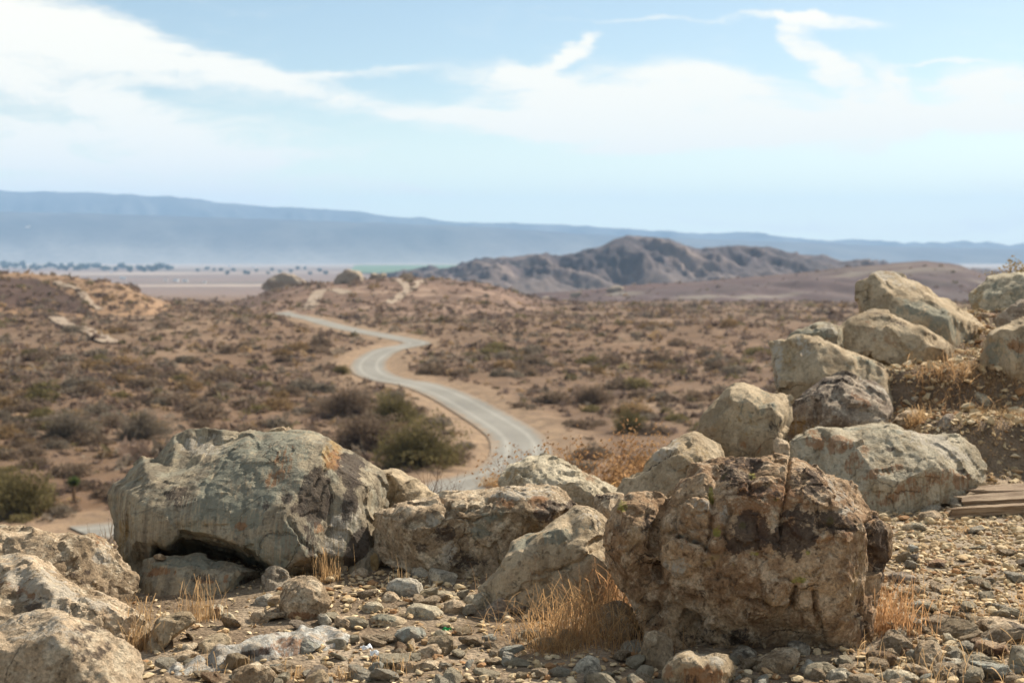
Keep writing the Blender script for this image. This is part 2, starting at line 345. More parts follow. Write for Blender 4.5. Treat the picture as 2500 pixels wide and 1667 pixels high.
RUST, LICHEN, GREEN, PALE, GOLD = (.29, .125, .045), (.062, .044, .036), (.245, .24, .18), (.52, .45, .35), (.37, .24, .10)
def rock_mat(name, c1, c2, c3, rust=.25, dark=.25, crack=.35, sc=1.0, streak=0.0, bump=1.0, speck=1.0):
    c1, c2, c3 = [tuple(min(.62, q * 1.27) for q in c) for c in (c1, c2, c3)]
    m, g = new_mat(name)
    tc = g.n('ShaderNodeTexCoord'); oi = g.n('ShaderNodeObjectInfo')
    off = g.n('ShaderNodeVectorMath', operation='MULTIPLY', ins={0: oi.outputs['Random'], 1: (37.0, 53.0, 71.0)})
    v = g.n('ShaderNodeVectorMath', operation='ADD', ins={0: tc.outputs['Object'], 1: off.outputs[0]}).outputs[0]
    st = g.n('ShaderNodeMapping', ins={'Vector': v, 'Rotation': (.3, .75, .2), 'Scale': (1.0 + 2.6 * streak, 1.0, 1.0 - .45 * streak)}).outputs[0]
    n1 = g.noise(st, 3.2 * sc, 9, .66, .7).outputs[0]; n2 = g.noise(v, 11 * sc, 10, .7, .3).outputs[0]; n3 = g.noise(v, 75, 4, .7).outputs[0]
    n4 = g.noise(v, 1.4 * sc, 3, .5).outputs[0]
    c = g.mix(g.rng(n1, .42, .58), tuple(q * .82 for q in c1), c2)
    c = g.mix(g.math('MULTIPLY', g.rng(n2, .48, .62), .35 + .55 * speck), c, tuple(q * 1.1 for q in c3))
    pit = g.rng(g.noise(v, 34, 6, .75, .4).outputs[0], .56, .66)
    c = g.mix(g.math('MULTIPLY', pit, .5 * speck), c, tuple(q * .38 for q in c1))
    c = g.mix(1.0, c, g.n('ShaderNodeCombineColor', ins={0: g.rng(n3, .3, .7, 1 - .38 * speck, 1 + .4 * speck, False), 1: g.rng(n3, .3, .7, 1 - .38 * speck, 1 + .4 * speck, False), 2: g.rng(n3, .3, .7, 1 - .38 * speck, 1 + .38 * speck, False)}).outputs[0], 'MULTIPLY')
    def at(nm): return g.n('ShaderNodeAttribute', attribute_name=nm).outputs['Fac']
    def stain(nm, amount, scale, colr, lo, hi):
        nonlocal c
        nz = g.noise(v, scale * sc, 10, .72, .5).outputs[0]
        nf = g.noise(st, scale * sc * 3.4, 6, .7, .8).outputs[0]
        edge = g.math('ADD', g.math('MULTIPLY', at(nm), .50), g.math('ADD', g.math('MULTIPLY', g.math('SUBTRACT', nz, .5), 2.2), g.math('MULTIPLY', g.math('SUBTRACT', nf, .5), 2.0)))
        f = g.math('ADD', g.math('MULTIPLY', g.rng(nz, lo, hi), amount), g.math('MULTIPLY', g.rng(edge, .12, .42), g.rng(at(nm), .02, .4)), True)
        c = g.mix(g.math('MULTIPLY', f, .66 if nm == 'rust' else .82), c, colr)
    stain('pale', .0, 7, PALE, .55, .7)
    stain('green', .0, 5, GREEN, .5, .6)
    stain('gold', .0, 6, GOLD, .5, .6)
    stain('yellow', .0, 14, (.36, .31, .07), .5, .6)
    stain('rust', rust, 4.5, RUST, .56, .70)
    stain('dark', dark, 8, LICHEN, .58, .70)
    # fine fracture lines
    wv = g.n('ShaderNodeVectorMath', operation='ADD', ins={0: v, 1: g.n('ShaderNodeVectorMath', operation='MULTIPLY', ins={0: g.noise(v, 6 * sc, 5, .6).outputs['Color'], 1: (.22, .22, .22)}).outputs[0]}).outputs[0]
    vo = g.n('ShaderNodeTexVoronoi', feature='DISTANCE_TO_EDGE', ins={'Vector': wv, 'Scale': 4.2 * sc, 'Randomness': 1.0}).outputs['Distance']
    line = g.math('MULTIPLY', g.rng(vo, .0, .022, 1.0, 0.0), g.rng(g.noise(v, 2.3 * sc, 3, .5).outputs[0], .48, .62))
    c = g.mix(g.math('MULTIPLY', line, crack), c, (.05, .04, .03))
    hh = g.math('ADD', g.math('MULTIPLY', g.noise(v, 20, 12, .72).outputs[0], 1.0), g.math('MULTIPLY', n3, .28))
    hh = g.math('SUBTRACT', g.math('SUBTRACT', hh, g.math('MULTIPLY', line, .8 * crack)), g.math('MULTIPLY', pit, .25))
    bp = g.n('ShaderNodeBump', ins={'Height': hh, 'Distance': .034 * bump, 'Strength': .95})
    return finish(m, g, c, .93, bp.outputs[0], .12)

M = {}
M['tan'] = rock_mat('rock_tan', (.30, .215, .132), (.425, .315, .205), (.49, .395, .275), .28, .25)
M['hero'] = rock_mat('rock_brown_lichened', (.31, .19, .105), (.42, .285, .168), (.46, .345, .23), .45, .42, .8, 1.2, bump=1.2)
M['greengrey'] = rock_mat('rock_grey_green', (.235, .19, .13), (.33, .265, .175), (.26, .245, .185), .18, .16, .4, .75, 1.8, .8, .4)
M['cream'] = rock_mat('rock_cream', (.42, .345, .235), (.49, .415, .295), (.38, .32, .22), .12, .08, .5)
M['stained'] = rock_mat('rock_rust_stained', (.34, .27, .175), (.42, .355, .25), (.30, .27, .20), .85, .10, .45, .9, .8, .9, .45)
M['purple'] = rock_mat('rock_mauve_brown', (.22, .165, .12), (.30, .235, .17), (.35, .29, .22), .25, .45, .4)
M['olive'] = rock_mat('rock_olive_tan', (.345, .255, .155), (.435, .335, .215), (.335, .265, .178), .30, .16, .55, .8, .5, .9, .5)
M['bluegrey'] = rock_mat('stone_blue_grey', (.33, .285, .215), (.41, .36, .275), (.46, .40, .30), .05, .05, .3)
M['white'] = rock_mat('stone_white', (.47, .41, .32), (.56, .50, .41), (.42, .365, .28), .05, .02, .3)
M['rusty'] = rock_mat('stone_rust_brown', (.26, .17, .10), (.32, .23, .145), (.22, .12, .07), .7, .2, .3)
M['slate'] = rock_mat('stone_dark_slate', (.25, .205, .15), (.33, .275, .205), (.39, .335, .255), .1, .2, .4, 1, 1.0)
M['slab'] = rock_mat('slab_white_orange', (.34, .32, .28), (.46, .44, .39), (.40, .31, .22), .55, .15, .4, 1.2, .8)

def ground_material():
    m, g = new_mat('desert_soil')
    at = g.n('ShaderNodeAttribute', attribute_name='soil'); c = at.outputs['Color']
    geo = g.n('ShaderNodeNewGeometry'); v = geo.outputs['Position']
    n1 = g.noise(v, 9, 10, .7).outputs[0]; n2 = g.noise(v, 60, 6, .7).outputs[0]; n3 = g.noise(v, .35, 8, .65).outputs[0]
    def grey(s): return g.n('ShaderNodeCombineColor', ins={0: s, 1: s, 2: s}).outputs[0]
    c = g.mix(1.0, c, grey(g.rng(n1, .3, .7, .65, 1.35, False)), 'MULTIPLY')
    c = g.mix(1.0, c, grey(g.rng(n2, .3, .7, .6, 1.4, False)), 'MULTIPLY')
    c = g.mix(1.0, c, grey(g.rng(n3, .3, .7, .72, 1.28, False)), 'MULTIPLY')
    sp = g.n('ShaderNodeSeparateXYZ', ins={0: v}).outputs
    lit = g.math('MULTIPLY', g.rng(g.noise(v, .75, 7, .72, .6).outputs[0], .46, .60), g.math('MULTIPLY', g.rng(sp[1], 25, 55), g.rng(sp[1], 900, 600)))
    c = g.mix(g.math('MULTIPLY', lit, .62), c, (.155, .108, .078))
    h = g.math('ADD', g.noise(v, 22, 8, .7).outputs[0], g.math('MULTIPLY', g.n('ShaderNodeTexVoronoi', ins={'Vector': v, 'Scale': 55.0}).outputs['Distance'], -.5))
    bp = g.n('ShaderNodeBump', ins={'Height': h, 'Distance': .02, 'Strength': .8})
    return finish(m, g, c, .97, bp.outputs[0], .05)
M['ground'] = ground_material()

def color_attr_mat(name, attr='tint', rough=.95, transl=0.0, vary=.25, nscale=14):
    m, g = new_mat(name); at = g.n('ShaderNodeAttribute', attribute_name=attr); oi = g.n('ShaderNodeObjectInfo')
    tc = g.n('ShaderNodeTexCoord'); n = g.noise(tc.outputs['Object'], nscale, 5, .6).outputs[0]
    s = g.rng(n, .3, .7, 1 - vary, 1 + vary, False)
    c = g.mix(1.0, at.outputs['Color'], g.n('ShaderNodeCombineColor', ins={0: s, 1: s, 2: s}).outputs[0], 'MULTIPLY')
    c = g.mix(1.0, c, oi.outputs['Color'], 'MULTIPLY')
    def ex(b):
        if not transl: return b.outputs[0]
        t = g.n('ShaderNodeBsdfTranslucent', ins={'Color': c}); mx = g.n('ShaderNodeMixShader', ins={0: transl, 1: b.outputs[0], 2: t.outputs[0]}); return mx.outputs[0]
    return finish(m, g, c, rough, None, .1, ex)
M['plant'] = color_attr_mat('dry_foliage', transl=.35)
M['grass'] = color_attr_mat('dry_grass', transl=.6, rough=.7)
M['pebble'] = color_attr_mat('loose_stone', nscale=30, vary=.3)
M['far'] = color_attr_mat('far_soil', attr='soil', nscale=.02, vary=.2)

def road_material():
    m, g = new_mat('gravel_road'); a = g.n('ShaderNodeAttribute', attribute_name='across').outputs['Fac']
    v = g.n('ShaderNodeNewGeometry').outputs['Position']; n = g.noise(v, 1.2, 8, .7).outputs[0]; n2 = g.noise(v, .12, 4, .6).outputs[0]
    tr = g.math('ADD', g.rng(g.math('ABSOLUTE', g.math('SUBTRACT', a, .45)), .0, .16, 1, 0), g.rng(g.math('ABSOLUTE', g.math('ADD', a, .45)), .0, .16, 1, 0))
    c = g.mix(g.math('MULTIPLY', tr, .85), (.235, .218, .185), (.315, .295, .25))
    c = g.mix(g.rng(g.math('ADD', g.math('ABSOLUTE', a), g.math('MULTIPLY', g.math('SUBTRACT', g.noise(v, .55, 6, .7).outputs[0], .5), 1.1)), .66, .98, 0, .95), c, (.26, .195, .135))
    s = g.math('ADD', g.rng(n, .3, .7, -.12, .12, False), g.rng(n2, .3, .7, .88, 1.12, False))
    c = g.mix(1.0, c, g.n('ShaderNodeCombineColor', ins={0: s, 1: s, 2: s}).outputs[0], 'MULTIPLY')
    return finish(m, g, c, .95, None, .1)
M['road'] = road_material()
def plain_mat(name, c, c2, sc=8, rough=.9, stretch=(1, 1, 1), bump=0.):
    m, g = new_mat(name); tc = g.n('ShaderNodeTexCoord'); mp = g.n('ShaderNodeMapping', ins={'Vector': tc.outputs['Object'], 'Scale': stretch}).outputs[0]
    n = g.noise(mp, sc, 8, .65).outputs[0]; cc = g.mix(g.rng(n, .38, .62), c, c2)
    bp = g.n('ShaderNodeBump', ins={'Height': n, 'Distance': bump, 'Strength': 1.0}).outputs[0] if bump else None
    return finish(m, g, cc, rough, bp, .15)
M['track'] = plain_mat('dirt_track', (.29, .215, .15), (.36, .275, .195), .3)
M['wood'] = plain_mat('weathered_wood', (.20, .13, .075), (.36, .26, .165), 9, .85, (.5, 7, 9), .01)
M['bark'] = plain_mat('dead_twig', (.17, .105, .06), (.26, .17, .10), 20)
M['wall'] = plain_mat('painted_wall', (.72, .72, .70), (.8, .8, .78), 1)
M['roof'] = plain_mat('grey_roof', (.25, .25, .27), (.34, .33, .33), 1)
M['field'] = plain_mat('irrigated_field', (.10, .155, .075), (.125, .185, .09), .01)
M['plastic_green'] = plain_mat('green_plastic', (.02, .30, .07), (.03, .36, .09), 5, .4)
M['paper'] = plain_mat('white_paper', (.78, .78, .76), (.82, .82, .8), 5, .6)

# ------------------------------------------------------------------ ground sheet
def build_ground():
    r = [0.6]
    while r[-1] < 16300:
        q = r[-1]; r.append(q + q * (.05 if q < 2.5 else 0.0112 if q < 16 else .026 if q < 60 else .019 if q < 700 else .035))
    r = np.array(r)
    az = np.radians(np.concatenate([np.arange(-180, -40, 5), np.arange(-40, -23, .6), np.arange(-23, 23, .155), np.arange(23, 40, .6), np.arange(40, 180.1, 5)]))
    R, A = np.meshgrid(r, az, indexing='ij'); X, Y = R * np.sin(A), R * np.cos(A)
    Z = height(X, Y)
    n, k = X.shape; v = np.stack([X, Y, Z], -1).reshape(-1, 3)
    i = np.arange((n - 1) * (k - 1)); a = i // (k - 1) * k + i % (k - 1)
    f = np.stack([a, a + k, a + k + 1, a + 1], 1)
    x, y, z = v.T; rr = np.hypot(x, y); rd = road_dist(x, y)
    # soil colours
    n1 = fbm(xy(x, y, 1 / 14.), 5, 61); n2 = fbm(xy(x, y, 1 / 60.), 4, 62); n3 = fbm(xy(x, y, 1 / 3.), 3, 63)
    def lerp(a, b, t): return a + (np.asarray(b) - a) * t[:, None]
    c = np.tile(np.array([.235, .165, .112]), (len(v), 1))
    c = lerp(c, (.36, .27, .19), sstep(.0, .45, n1 + .3 * n3))
    c = lerp(c, (.16, .11, .075), sstep(.05, .4, -n1 + .5 * n3) * .6)
    c = lerp(c, (.29, .17, .095), sstep(.1, .45, n2) * .4)
    c = lerp(c, (.28, .24, .18), sstep(.05, .4, -n2) * .4)
    c = lerp(c, (.43, .33, .23), sstep(8.5, 3.0, rd + 2.5 * n3) * .85)
    c = c * np.array([.755, .685, .62])
    far = sstep(700, 2200, rr); band = fbm(np.stack([x / 2600, y / 420, 0 * x], -1), 4, 71)
    fc = lerp(np.tile(np.array([.215, .15, .115]), (len(v), 1)), (.40, .32, .25), sstep(.05, .35, band))
    fc = lerp(fc, (.13, .125, .09), sstep(.08, .35, -band) * .6)
    lake = sstep(5600, 7200, y + 1200 * band)
    fc = lerp(fc, (.52, .49, .44), lake * .38)
    c = lerp(c, fc, far)
    near = sstep(26, 14, rr)
    nc = np.tile(np.array([.245, .18, .118]), (len(v), 1)); q = fbm(xy(x, y, 2.3), 4, 81)
    nc = lerp(nc, (.35, .27, .185), sstep(-.05, .3, q)); nc = lerp(nc, (.17, .12, .078), sstep(.0, .35, -q) * .7)
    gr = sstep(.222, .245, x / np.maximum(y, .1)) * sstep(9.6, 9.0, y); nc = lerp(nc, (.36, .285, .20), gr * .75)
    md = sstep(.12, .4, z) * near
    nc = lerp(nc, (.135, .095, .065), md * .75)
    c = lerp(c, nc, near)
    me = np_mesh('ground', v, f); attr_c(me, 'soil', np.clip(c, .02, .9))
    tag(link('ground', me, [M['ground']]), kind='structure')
build_ground()

def build_hill(name, H, u0, u1, nu, y0, y1, ny, colf):
    u = np.linspace(u0, u1, nu); yy = np.linspace(y0, y1, ny); U, Y = np.meshgrid(u, yy, indexing='ij'); X = U * Y
    Z = H.zf(X, Y); v = np.stack([X, Y, Z], -1).reshape(-1, 3)
    i = np.arange((nu - 1) * (ny - 1)); a = i // (ny - 1) * ny + i % (ny - 1)
    me = np_mesh(name, v, np.stack([a, a + ny, a + ny + 1, a + 1], 1)[:, ::-1])
    attr_c(me, 'soil', np.clip(colf(v[:, 0], v[:, 1], v[:, 2]), .02, .9))
    return tag(link(name, me, [M['far']]), kind='structure')
def lerp(a, b, t): return a + (np.asarray(b) - a) * np.asarray(t)[:, None]
def col_left(x, y, z):
    n = fbm(xy(x, y, 1 / 9.), 4, 91); n2 = fbm(xy(x, y, 1 / 30.), 3, 92)
    sx, sy = to_px(np.stack([x, y, z], -1))
    c = lerp(np.tile(np.array([.36, .25, .155]), (len(x), 1)), (.47, .35, .23), sstep(.0, .35, n))
    c = lerp(c, (.22, .14, .09), sstep(.1, .4, -n) * .6)
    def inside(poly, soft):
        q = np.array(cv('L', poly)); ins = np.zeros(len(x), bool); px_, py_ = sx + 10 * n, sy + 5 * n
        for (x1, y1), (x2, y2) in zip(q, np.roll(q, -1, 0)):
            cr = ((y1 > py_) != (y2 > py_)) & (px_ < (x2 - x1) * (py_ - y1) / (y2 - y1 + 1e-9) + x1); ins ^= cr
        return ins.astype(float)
    d = inside([(-1500, 300), (0, 360), (420, 380), (620, 470), (900, 600), (1080, 790), (800, 780), (560, 740), (280, 700), (-1500, 640)], 0) * (y < 428)   # dark bank: shade of the hill's face painted over its dark soil
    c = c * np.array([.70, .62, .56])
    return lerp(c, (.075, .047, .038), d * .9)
def col_mid(x, y, z):
    n = fbm(xy(x, y, 1 / 11.), 4, 95); n2 = fbm(xy(x, y, 1 / 45.), 3, 96)
    c = lerp(np.tile(np.array([.25, .17, .115]), (len(x), 1)), (.40, .30, .215), sstep(.05, .35, n))
    c = lerp(c, (.15, .10, .072), sstep(.0, .3, -n + .4 * n2) * .7)
    c = lerp(c, (.155, .10, .075), sstep(440, 500, y) * .5)
    c = lerp(c, (.42, .36, .26), sstep(52, 75, x) * sstep(400, 470, y) * .6)
    return c * np.array([.80, .74, .72])
def col_right(x, y, z):
    n = fbm(xy(x, y, 1 / 26.), 5, 97); n2 = fbm(np.stack([x / 160, y / 45, 0 * x], -1), 4, 98)
    c = lerp(np.tile(np.array([.135, .098, .088]), (len(x), 1)), (.27, .245, .185), sstep(.05, .3, n2))
    c = lerp(c, (.12, .095, .082), sstep(.05, .35, -n2 + .4 * n) * .8)
    c = lerp(c, (.33, .27, .205), sstep(.25, .5, n) * .4)
    c = lerp(c, (.13, .078, .06), sstep(860, 985, y + 60 * n) * .75)
    return c * np.array([.74, .68, .70])
def col_mount(x, y, z):
    n = fbm(xy(x, y, 1 / 90.), 5, 99); st = fbm(np.stack([x / 60 + .2 * y / 60, y / 300, 0 * x], -1), 4, 12)
    c = lerp(np.tile(np.array([.088, .066, .064]), (len(x), 1)), (.20, .148, .122), sstep(.0, .3, st + .3 * n))
    c = lerp(c, (.042, .035, .038), sstep(.0, .3, -st + .4 * n) * .8)  # sunlit and shaded gully tones painted into the rock colour as streaks
    c = lerp(c, (.18, .138, .115), sstep(1960, 1750, y) * .7)
    return lerp(c, (.055, .045, .045), sstep(.05, .35, fbm(xy(x, y, 1 / 18.), 3, 33)) * .55)
def col_range(x, y, z):
    n = fbm(xy(x, y, 1 / 500.), 4, 14); n2 = fbm(np.stack([x / 2200, y / 900, 0 * x], -1), 4, 15)
    c = lerp(np.tile(np.array([.060, .058, .062]), (len(x), 1)), (.10, .095, .09), sstep(-.1, .3, n))
    fan = sstep(9350, 8350, y + 500 * n2) * sstep(3200, 300, x)        # paler towards the foot of the range, on the left
    return lerp(c, (.52, .49, .44), fan * .42)
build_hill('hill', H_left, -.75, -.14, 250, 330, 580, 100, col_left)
build_hill('hill', H_mid, -.22, .09, 210, 330, 700, 110, col_mid)
build_hill('hill', H_right, -.02, .6, 250, 670, 1290, 110, col_right)
build_hill('mountain', H_mount, -.12, .36, 380, 1600, 2880, 130, col_mount)
build_hill('mountain_range', H_front, -.7, .7, 300, 8200, 11450, 40, col_range)
build_hill('mountain_range', H_back, -.5, .5, 400, 11800, 14600, 44, col_range)

def ribbon(name, pts, width, mat, lift=.06, cols=6, taper=None):
    p = np.asarray(pts); t = np.gradient(p, axis=0); t /= np.linalg.norm(t, axis=1)[:, None] + 1e-9; nrm = np.stack([-t[:, 1], t[:, 0]], 1)
    w = np.full(len(p), width / 2.0) if taper is None else np.interp(np.linspace(0, 1, len(p)), [0, 1], [q / 2 for q in taper])
    s = np.linspace(-1, 1, cols + 1); X = p[:, 0:1] + nrm[:, 0:1] * w[:, None] * s; Y = p[:, 1:2] + nrm[:, 1:2] * w[:, None] * s
    Z = surf(X, Y) + lift; k = cols + 1; v = np.stack([X, Y, Z], -1).reshape(-1, 3)
    i = np.arange((len(p) - 1) * cols); a = i // cols * k + i % cols
    me = np_mesh(name, v, np.stack([a, a + 1, a + k + 1, a + k], 1)); attr_f(me, 'across', np.tile(s, len(p)))
    # make it face up
    o = link(name, me, [mat]); return tag(o, kind='structure')
_road_fine = spline(ROAD[::3], 8)
ribbon('road', _road_fine, 4.9, M['road'], .10, 8)
def track(crop, px, w, lift=.18):
    q = np.array([hit(*c)[:2] for c in cv(crop, px)]); return ribbon('dirt_track', spline(q, 10), w, M['track'], lift * .3, 4)
track('M', [(110, 487), (140, 460), (160, 430), (175, 400), (200, 378), (245, 368), (300, 380), (350, 395)], 4.2, .5)
track('M', [(575, 450), (640, 420), (680, 390), (720, 360), (750, 335), (775, 318)], 3.0, .5)
track('M', [(690, 385), (690, 360), (670, 335), (640, 312)], 2.4, .5)
track('L', [(860, 960), (740, 895), (650, 850), (620, 815), (650, 795), (720, 790), (790, 820)], 1.6, .25) if False else None
track('L', [(640, 830), (680, 870), (760, 910), (900, 955), (1020, 990), (1120, 1030), (1190, 1090), (1270, 1120), (1380, 1120)], 3.2, 1.0)
track('L', [(640, 420), (760, 465), (900, 525), (980, 600), (1060, 680), (1150, 745)], 2.2, .8)
# the green irrigated field out in the valley
fv = []
for sx, sy in cv('V', [(815, 611), (1085, 610), (1060, 628), (800, 630)]):
    a, b = ray(sx, sy); yy = _ys; k = np.argmax(CAM[2] + b * yy < plain0(a * yy, yy)); fv.append((a * yy[k], yy[k], plain0(np.array([a * yy[k]]), np.array([yy[k]]))[0] + 4.0))
tag(link('field', np_mesh('field', fv, [(0, 3, 2, 1)], False), [M['field']]), kind='structure')

# ------------------------------------------------------------------ haze: one closed box of even air round everything
def build_haze():
    bm = bmesh.new(); bmesh.ops.create_cube(bm, size=1.0); me = bpy.data.meshes.new('haze'); bm.to_mesh(me); bm.free()
    m = bpy.data.materials.new('haze_air'); m.use_nodes = True; g = NT(m.node_tree)
    pv = g.n('ShaderNodeVolumePrincipled', ins={'Color': HAZE_COL, 'Density': HAZE_D, 'Anisotropy': .0})
    o = g.n('ShaderNodeOutputMaterial'); m.node_tree.links.new(pv.outputs[0], o.inputs['Volume'])
    m.volume_intersection_method = 'FAST' if hasattr(m, 'volume_intersection_method') else None
    ob = link('haze', me, [m]); ob.scale = (34600, 34600, 735); ob.location = (0, 0, -125 + 735 / 2)
    tag(ob, kind='stuff')
HAZE_COL = (.42, .66, .96, 1); HAZE_D = 8.0e-5

# ------------------------------------------------------------------ boulders
def remesh(me, vox, smooth_it):
    ob = bpy.data.objects.new('tmp', me); col.objects.link(ob)
    md = ob.modifiers.new('r', 'REMESH'); md.mode = 'VOXEL'; md.voxel_size = vox; md.adaptivity = 0
    if smooth_it:
        sm = ob.modifiers.new('s', 'SMOOTH'); sm.factor = .5; sm.iterations = smooth_it
    dg = bpy.context.evaluated_depsgraph_get(); out = bpy.data.meshes.new_from_object(ob.evaluated_get(dg))
    bpy.data.objects.remove(ob); bpy.data.meshes.remove(me); return out

def poly_shrink(pts, f, c): return [(c[0] + (p[0] - c[0]) * f, c[1] + (p[1] - c[1]) * f) for p in pts]
def cdt(outline, inner):
    vs = [Vector(p) for p in outline] + [Vector(p) for p in inner]; n = len(outline)
    ed = [(i, (i + 1) % n) for i in range(n)]
    ov, oe, of, a, b, c = geometry.delaunay_2d_cdt(vs, ed, [], 1, 1e-4)
    mp = [x[0] if x else None for x in a]
    return [[mp[i] for i in f] for f in of if all(mp[i] is not None for i in f)]

def seg_dist(sx, sy, pl):
    d = np.full(len(sx), 1e9)
    for a, b in zip(pl[:-1], pl[1:]):
        ab = np.subtract(b, a); L = ab @ ab + 1e-9; t = np.clip(((sx - a[0]) * ab[0] + (sy - a[1]) * ab[1]) / L, 0, 1)
        d = np.minimum(d, np.hypot(sx - a[0] - t * ab[0], sy - a[1] - t * ab[1]))
    return d

def boulder(name, label, cat, crop, outline, mat, dp=.4, lean=.35, bulge=.22, yb=None, ctrl=None, vox=.012, amp=.02, cell=.16, chip=.2, smooth=1,
            cracks=(), bumps=(), stains=(), seed=1, group=None, bury=.05, flat=False, jit=.3, rim=.22, cuts=13, fract=0.0):
    out = cv(crop, outline); n = len(out); R = random.Random(seed)
    if cuts and not flat:
        gx, gy = sum(p[0] for p in out) / n, sum(p[1] for p in out) / n; out = [(gx + (p[0] - gx) * 1.075, gy + (p[1] - gy) * (1.075 if p[1] < gy else 1.0)) for p in out]
    sx = [p[0] for p in out]; sy = [p[1] for p in out]; ymx, ymn = max(sy), min(sy)
    cx = sum(sx) / n; cyy = sum(sy) / n
    if yb is None:
        bot = [p for p in out if p[1] > ymx - .12 * (ymx - ymn)]; bx = sum(p[0] for p in bot) / len(bot)
        yb = hit(bx, ymx - .03 * (ymx - ymn))[1]
    def base_y(py): return yb + lean * dp * (ymx - py) / (ymx - ymn + 1e-9)
    V3 = []
    if flat:
        for px, py in out:
            h = hit(px, py); V3.append(h + (0, 0, -.004))
    else:
        for px, py in out:
            t = (ymx - py) / (ymx - ymn); p = P(px, py, base_y(py) + dp * rim * min(1, .15 + 2.2 * t))
            if t < .12: p[2] -= bury
            V3.append(p)
    inner = []
    if ctrl is not None:
        for px, py, d in ctrl:
            q = cv(crop, [(px, py)])[0]; inner.append((q[0], q[1])); V3.append(P(q[0], q[1], base_y(q[1]) + d))
    else:
        for fct, dd, keep in ((.80, .62, .62), (.48, .95, .55), (.12, 1.0, .4)):
            ring = poly_shrink(out, fct, (cx, cyy))
            for q in ring:
                if R.random() > keep: continue
                q = (q[0] + R.uniform(-.05, .05) * (max(sx) - min(sx)), q[1] + R.uniform(-.05, .05) * (ymx - ymn)); inner.append(q)
                if flat:
                    h = hit(*q); V3.append(h + (0, 0, dp * dd * R.uniform(1 - jit, 1 + jit)))
                else: V3.append(P(q[0], q[1], base_y(q[1]) - bulge * dp * dd * R.uniform(1 - jit * 1.6, 1 + jit)))
    f1 = cdt(out, inner)
    nb0 = len(V3); binner = []
    for fct, dd, keep in ((.82, .55, .6), (.5, .92, .5), (.15, 1.0, .5)):
        for q in poly_shrink(out, fct, (cx, cyy)):
            if R.random() > keep: continue
            binner.append(q)
            if flat: h = hit(*q); V3.append(h + (0, 0, -.12))
            else:
                p = P(q[0], q[1], base_y(q[1]) + dp * dd * R.uniform(1 - jit, 1 + jit * .5)); V3.append(p)
    f2 = cdt(out, binner)
    V3 = np.array(V3); faces = [f for f in f1]
    for f in f2: faces.append([(i if i < n else i - n + nb0) for i in reversed(f)])
    me = bpy.data.meshes.new(name); me.from_pydata([tuple(p) for p in V3], [], faces); me.update()
    bm = bmesh.new(); bm.from_mesh(me); bmesh.ops.recalc_face_normals(bm, faces=bm.faces[:]); bm.to_mesh(me); bm.free()
    me = remesh(me, vox * (1.13 if cuts else 1.06), smooth)
    co = get_co(me); no = get_no(me)
    if not len(co): return None
    lo_, hi_ = co.min(0), co.max(0)
    for _ in range(0 if flat else cuts):             # flat fracture faces
        nv = np.array([R.gauss(0, .75), -abs(R.gauss(0, .55)) - .25, R.gauss(.15, .6)]); nv /= np.linalg.norm(nv)
        if nv[2] < -.35: continue
        s_ = co @ nv; h_ = s_.max() - R.uniform(.02, .11) * (s_.max() - s_.min()); ov = s_ > h_
        co[ov] -= (s_[ov] - h_)[:, None] * nv
    if cuts and not flat:
        me.vertices.foreach_set('co', co.astype(np.float32).ravel()); me.update(); no = get_no(me)
    psx, psy = to_px(co)
    so = seed * 3.17
    wp = co + .25 * cell * np.stack([gnoise(co / cell * 1.3 + so + 5, 1), gnoise(co / cell * 1.3 + so + 9, 2), gnoise(co / cell * 1.3 + so + 17, 3)], 1)
    F1, F2, ch = cells(wp / cell + so, seed); _, _, ch2 = cells(wp / (cell * .36) + so, seed + 3)
    ck = .7 if cuts else 1.0
    d = ck * chip * cell * np.clip(ch, -.8, .8) + chip * cell * .3 * np.clip(ch2, -.8, .8)
    if fract:
        G1, G2, gc = cells(wp / (cell * 1.15) + so + 40, seed + 60); d += fract * (.9 * np.clip(gc, -.7, .7) - 1.1 * np.exp(-((G2 - G1) / .07) ** 2) * np.clip(.6 + 1.5 * gnoise(co * 5 + so, 9), 0, 1))
    d += amp * (.40 if cuts else .62) * fbm(co / (cell * 1.6) + so, 5, seed, .5) + amp * .22 * fbm(co / (cell * .3) + so, 3, seed + 9, .6, ridged=True)
    if 2 * vox < .03: d += .006 * fbm(co / .035 + so, 3, seed + 20, .65)
    edge_noise = fbm(co * 9 + so, 4, seed + 30); edge2 = gnoise(co * 30 + so, seed + 31)
    for pl, w, depth in cracks:
        q = cv(crop, pl); ds = seg_dist(psx + 9 * edge_noise, psy + 9 * edge2, q); d -= depth * np.exp(-(ds / w) ** 2) * np.clip(.9 + .8 * edge_noise, 0, 1.3)
    for bx, by, br, bh in bumps:
        q = cv(crop, [(bx, by)])[0]; rr = br * CROPS[crop][2]; ds = np.hypot(psx - q[0], (psy - q[1])) / rr + .25 * edge_noise
        d += .8 * bh * sstep(1.05, .62, ds + .2 * edge2) - .25 * bh * np.exp(-((ds - 1.08) / .10) ** 2)
    co2 = co + no * d[:, None]
    org = np.array([co2[:, 0].mean(), co2[:, 1].mean(), max(co2[:, 2].min(), -200)])
    me.vertices.foreach_set('co', (co2 - org).astype(np.float32).ravel())
    me.polygons.foreach_set('use_smooth', np.ones(len(me.polygons), bool)); me.update(); me.set_sharp_from_angle(angle=math.radians(34)); me.name = name
    acc = {}
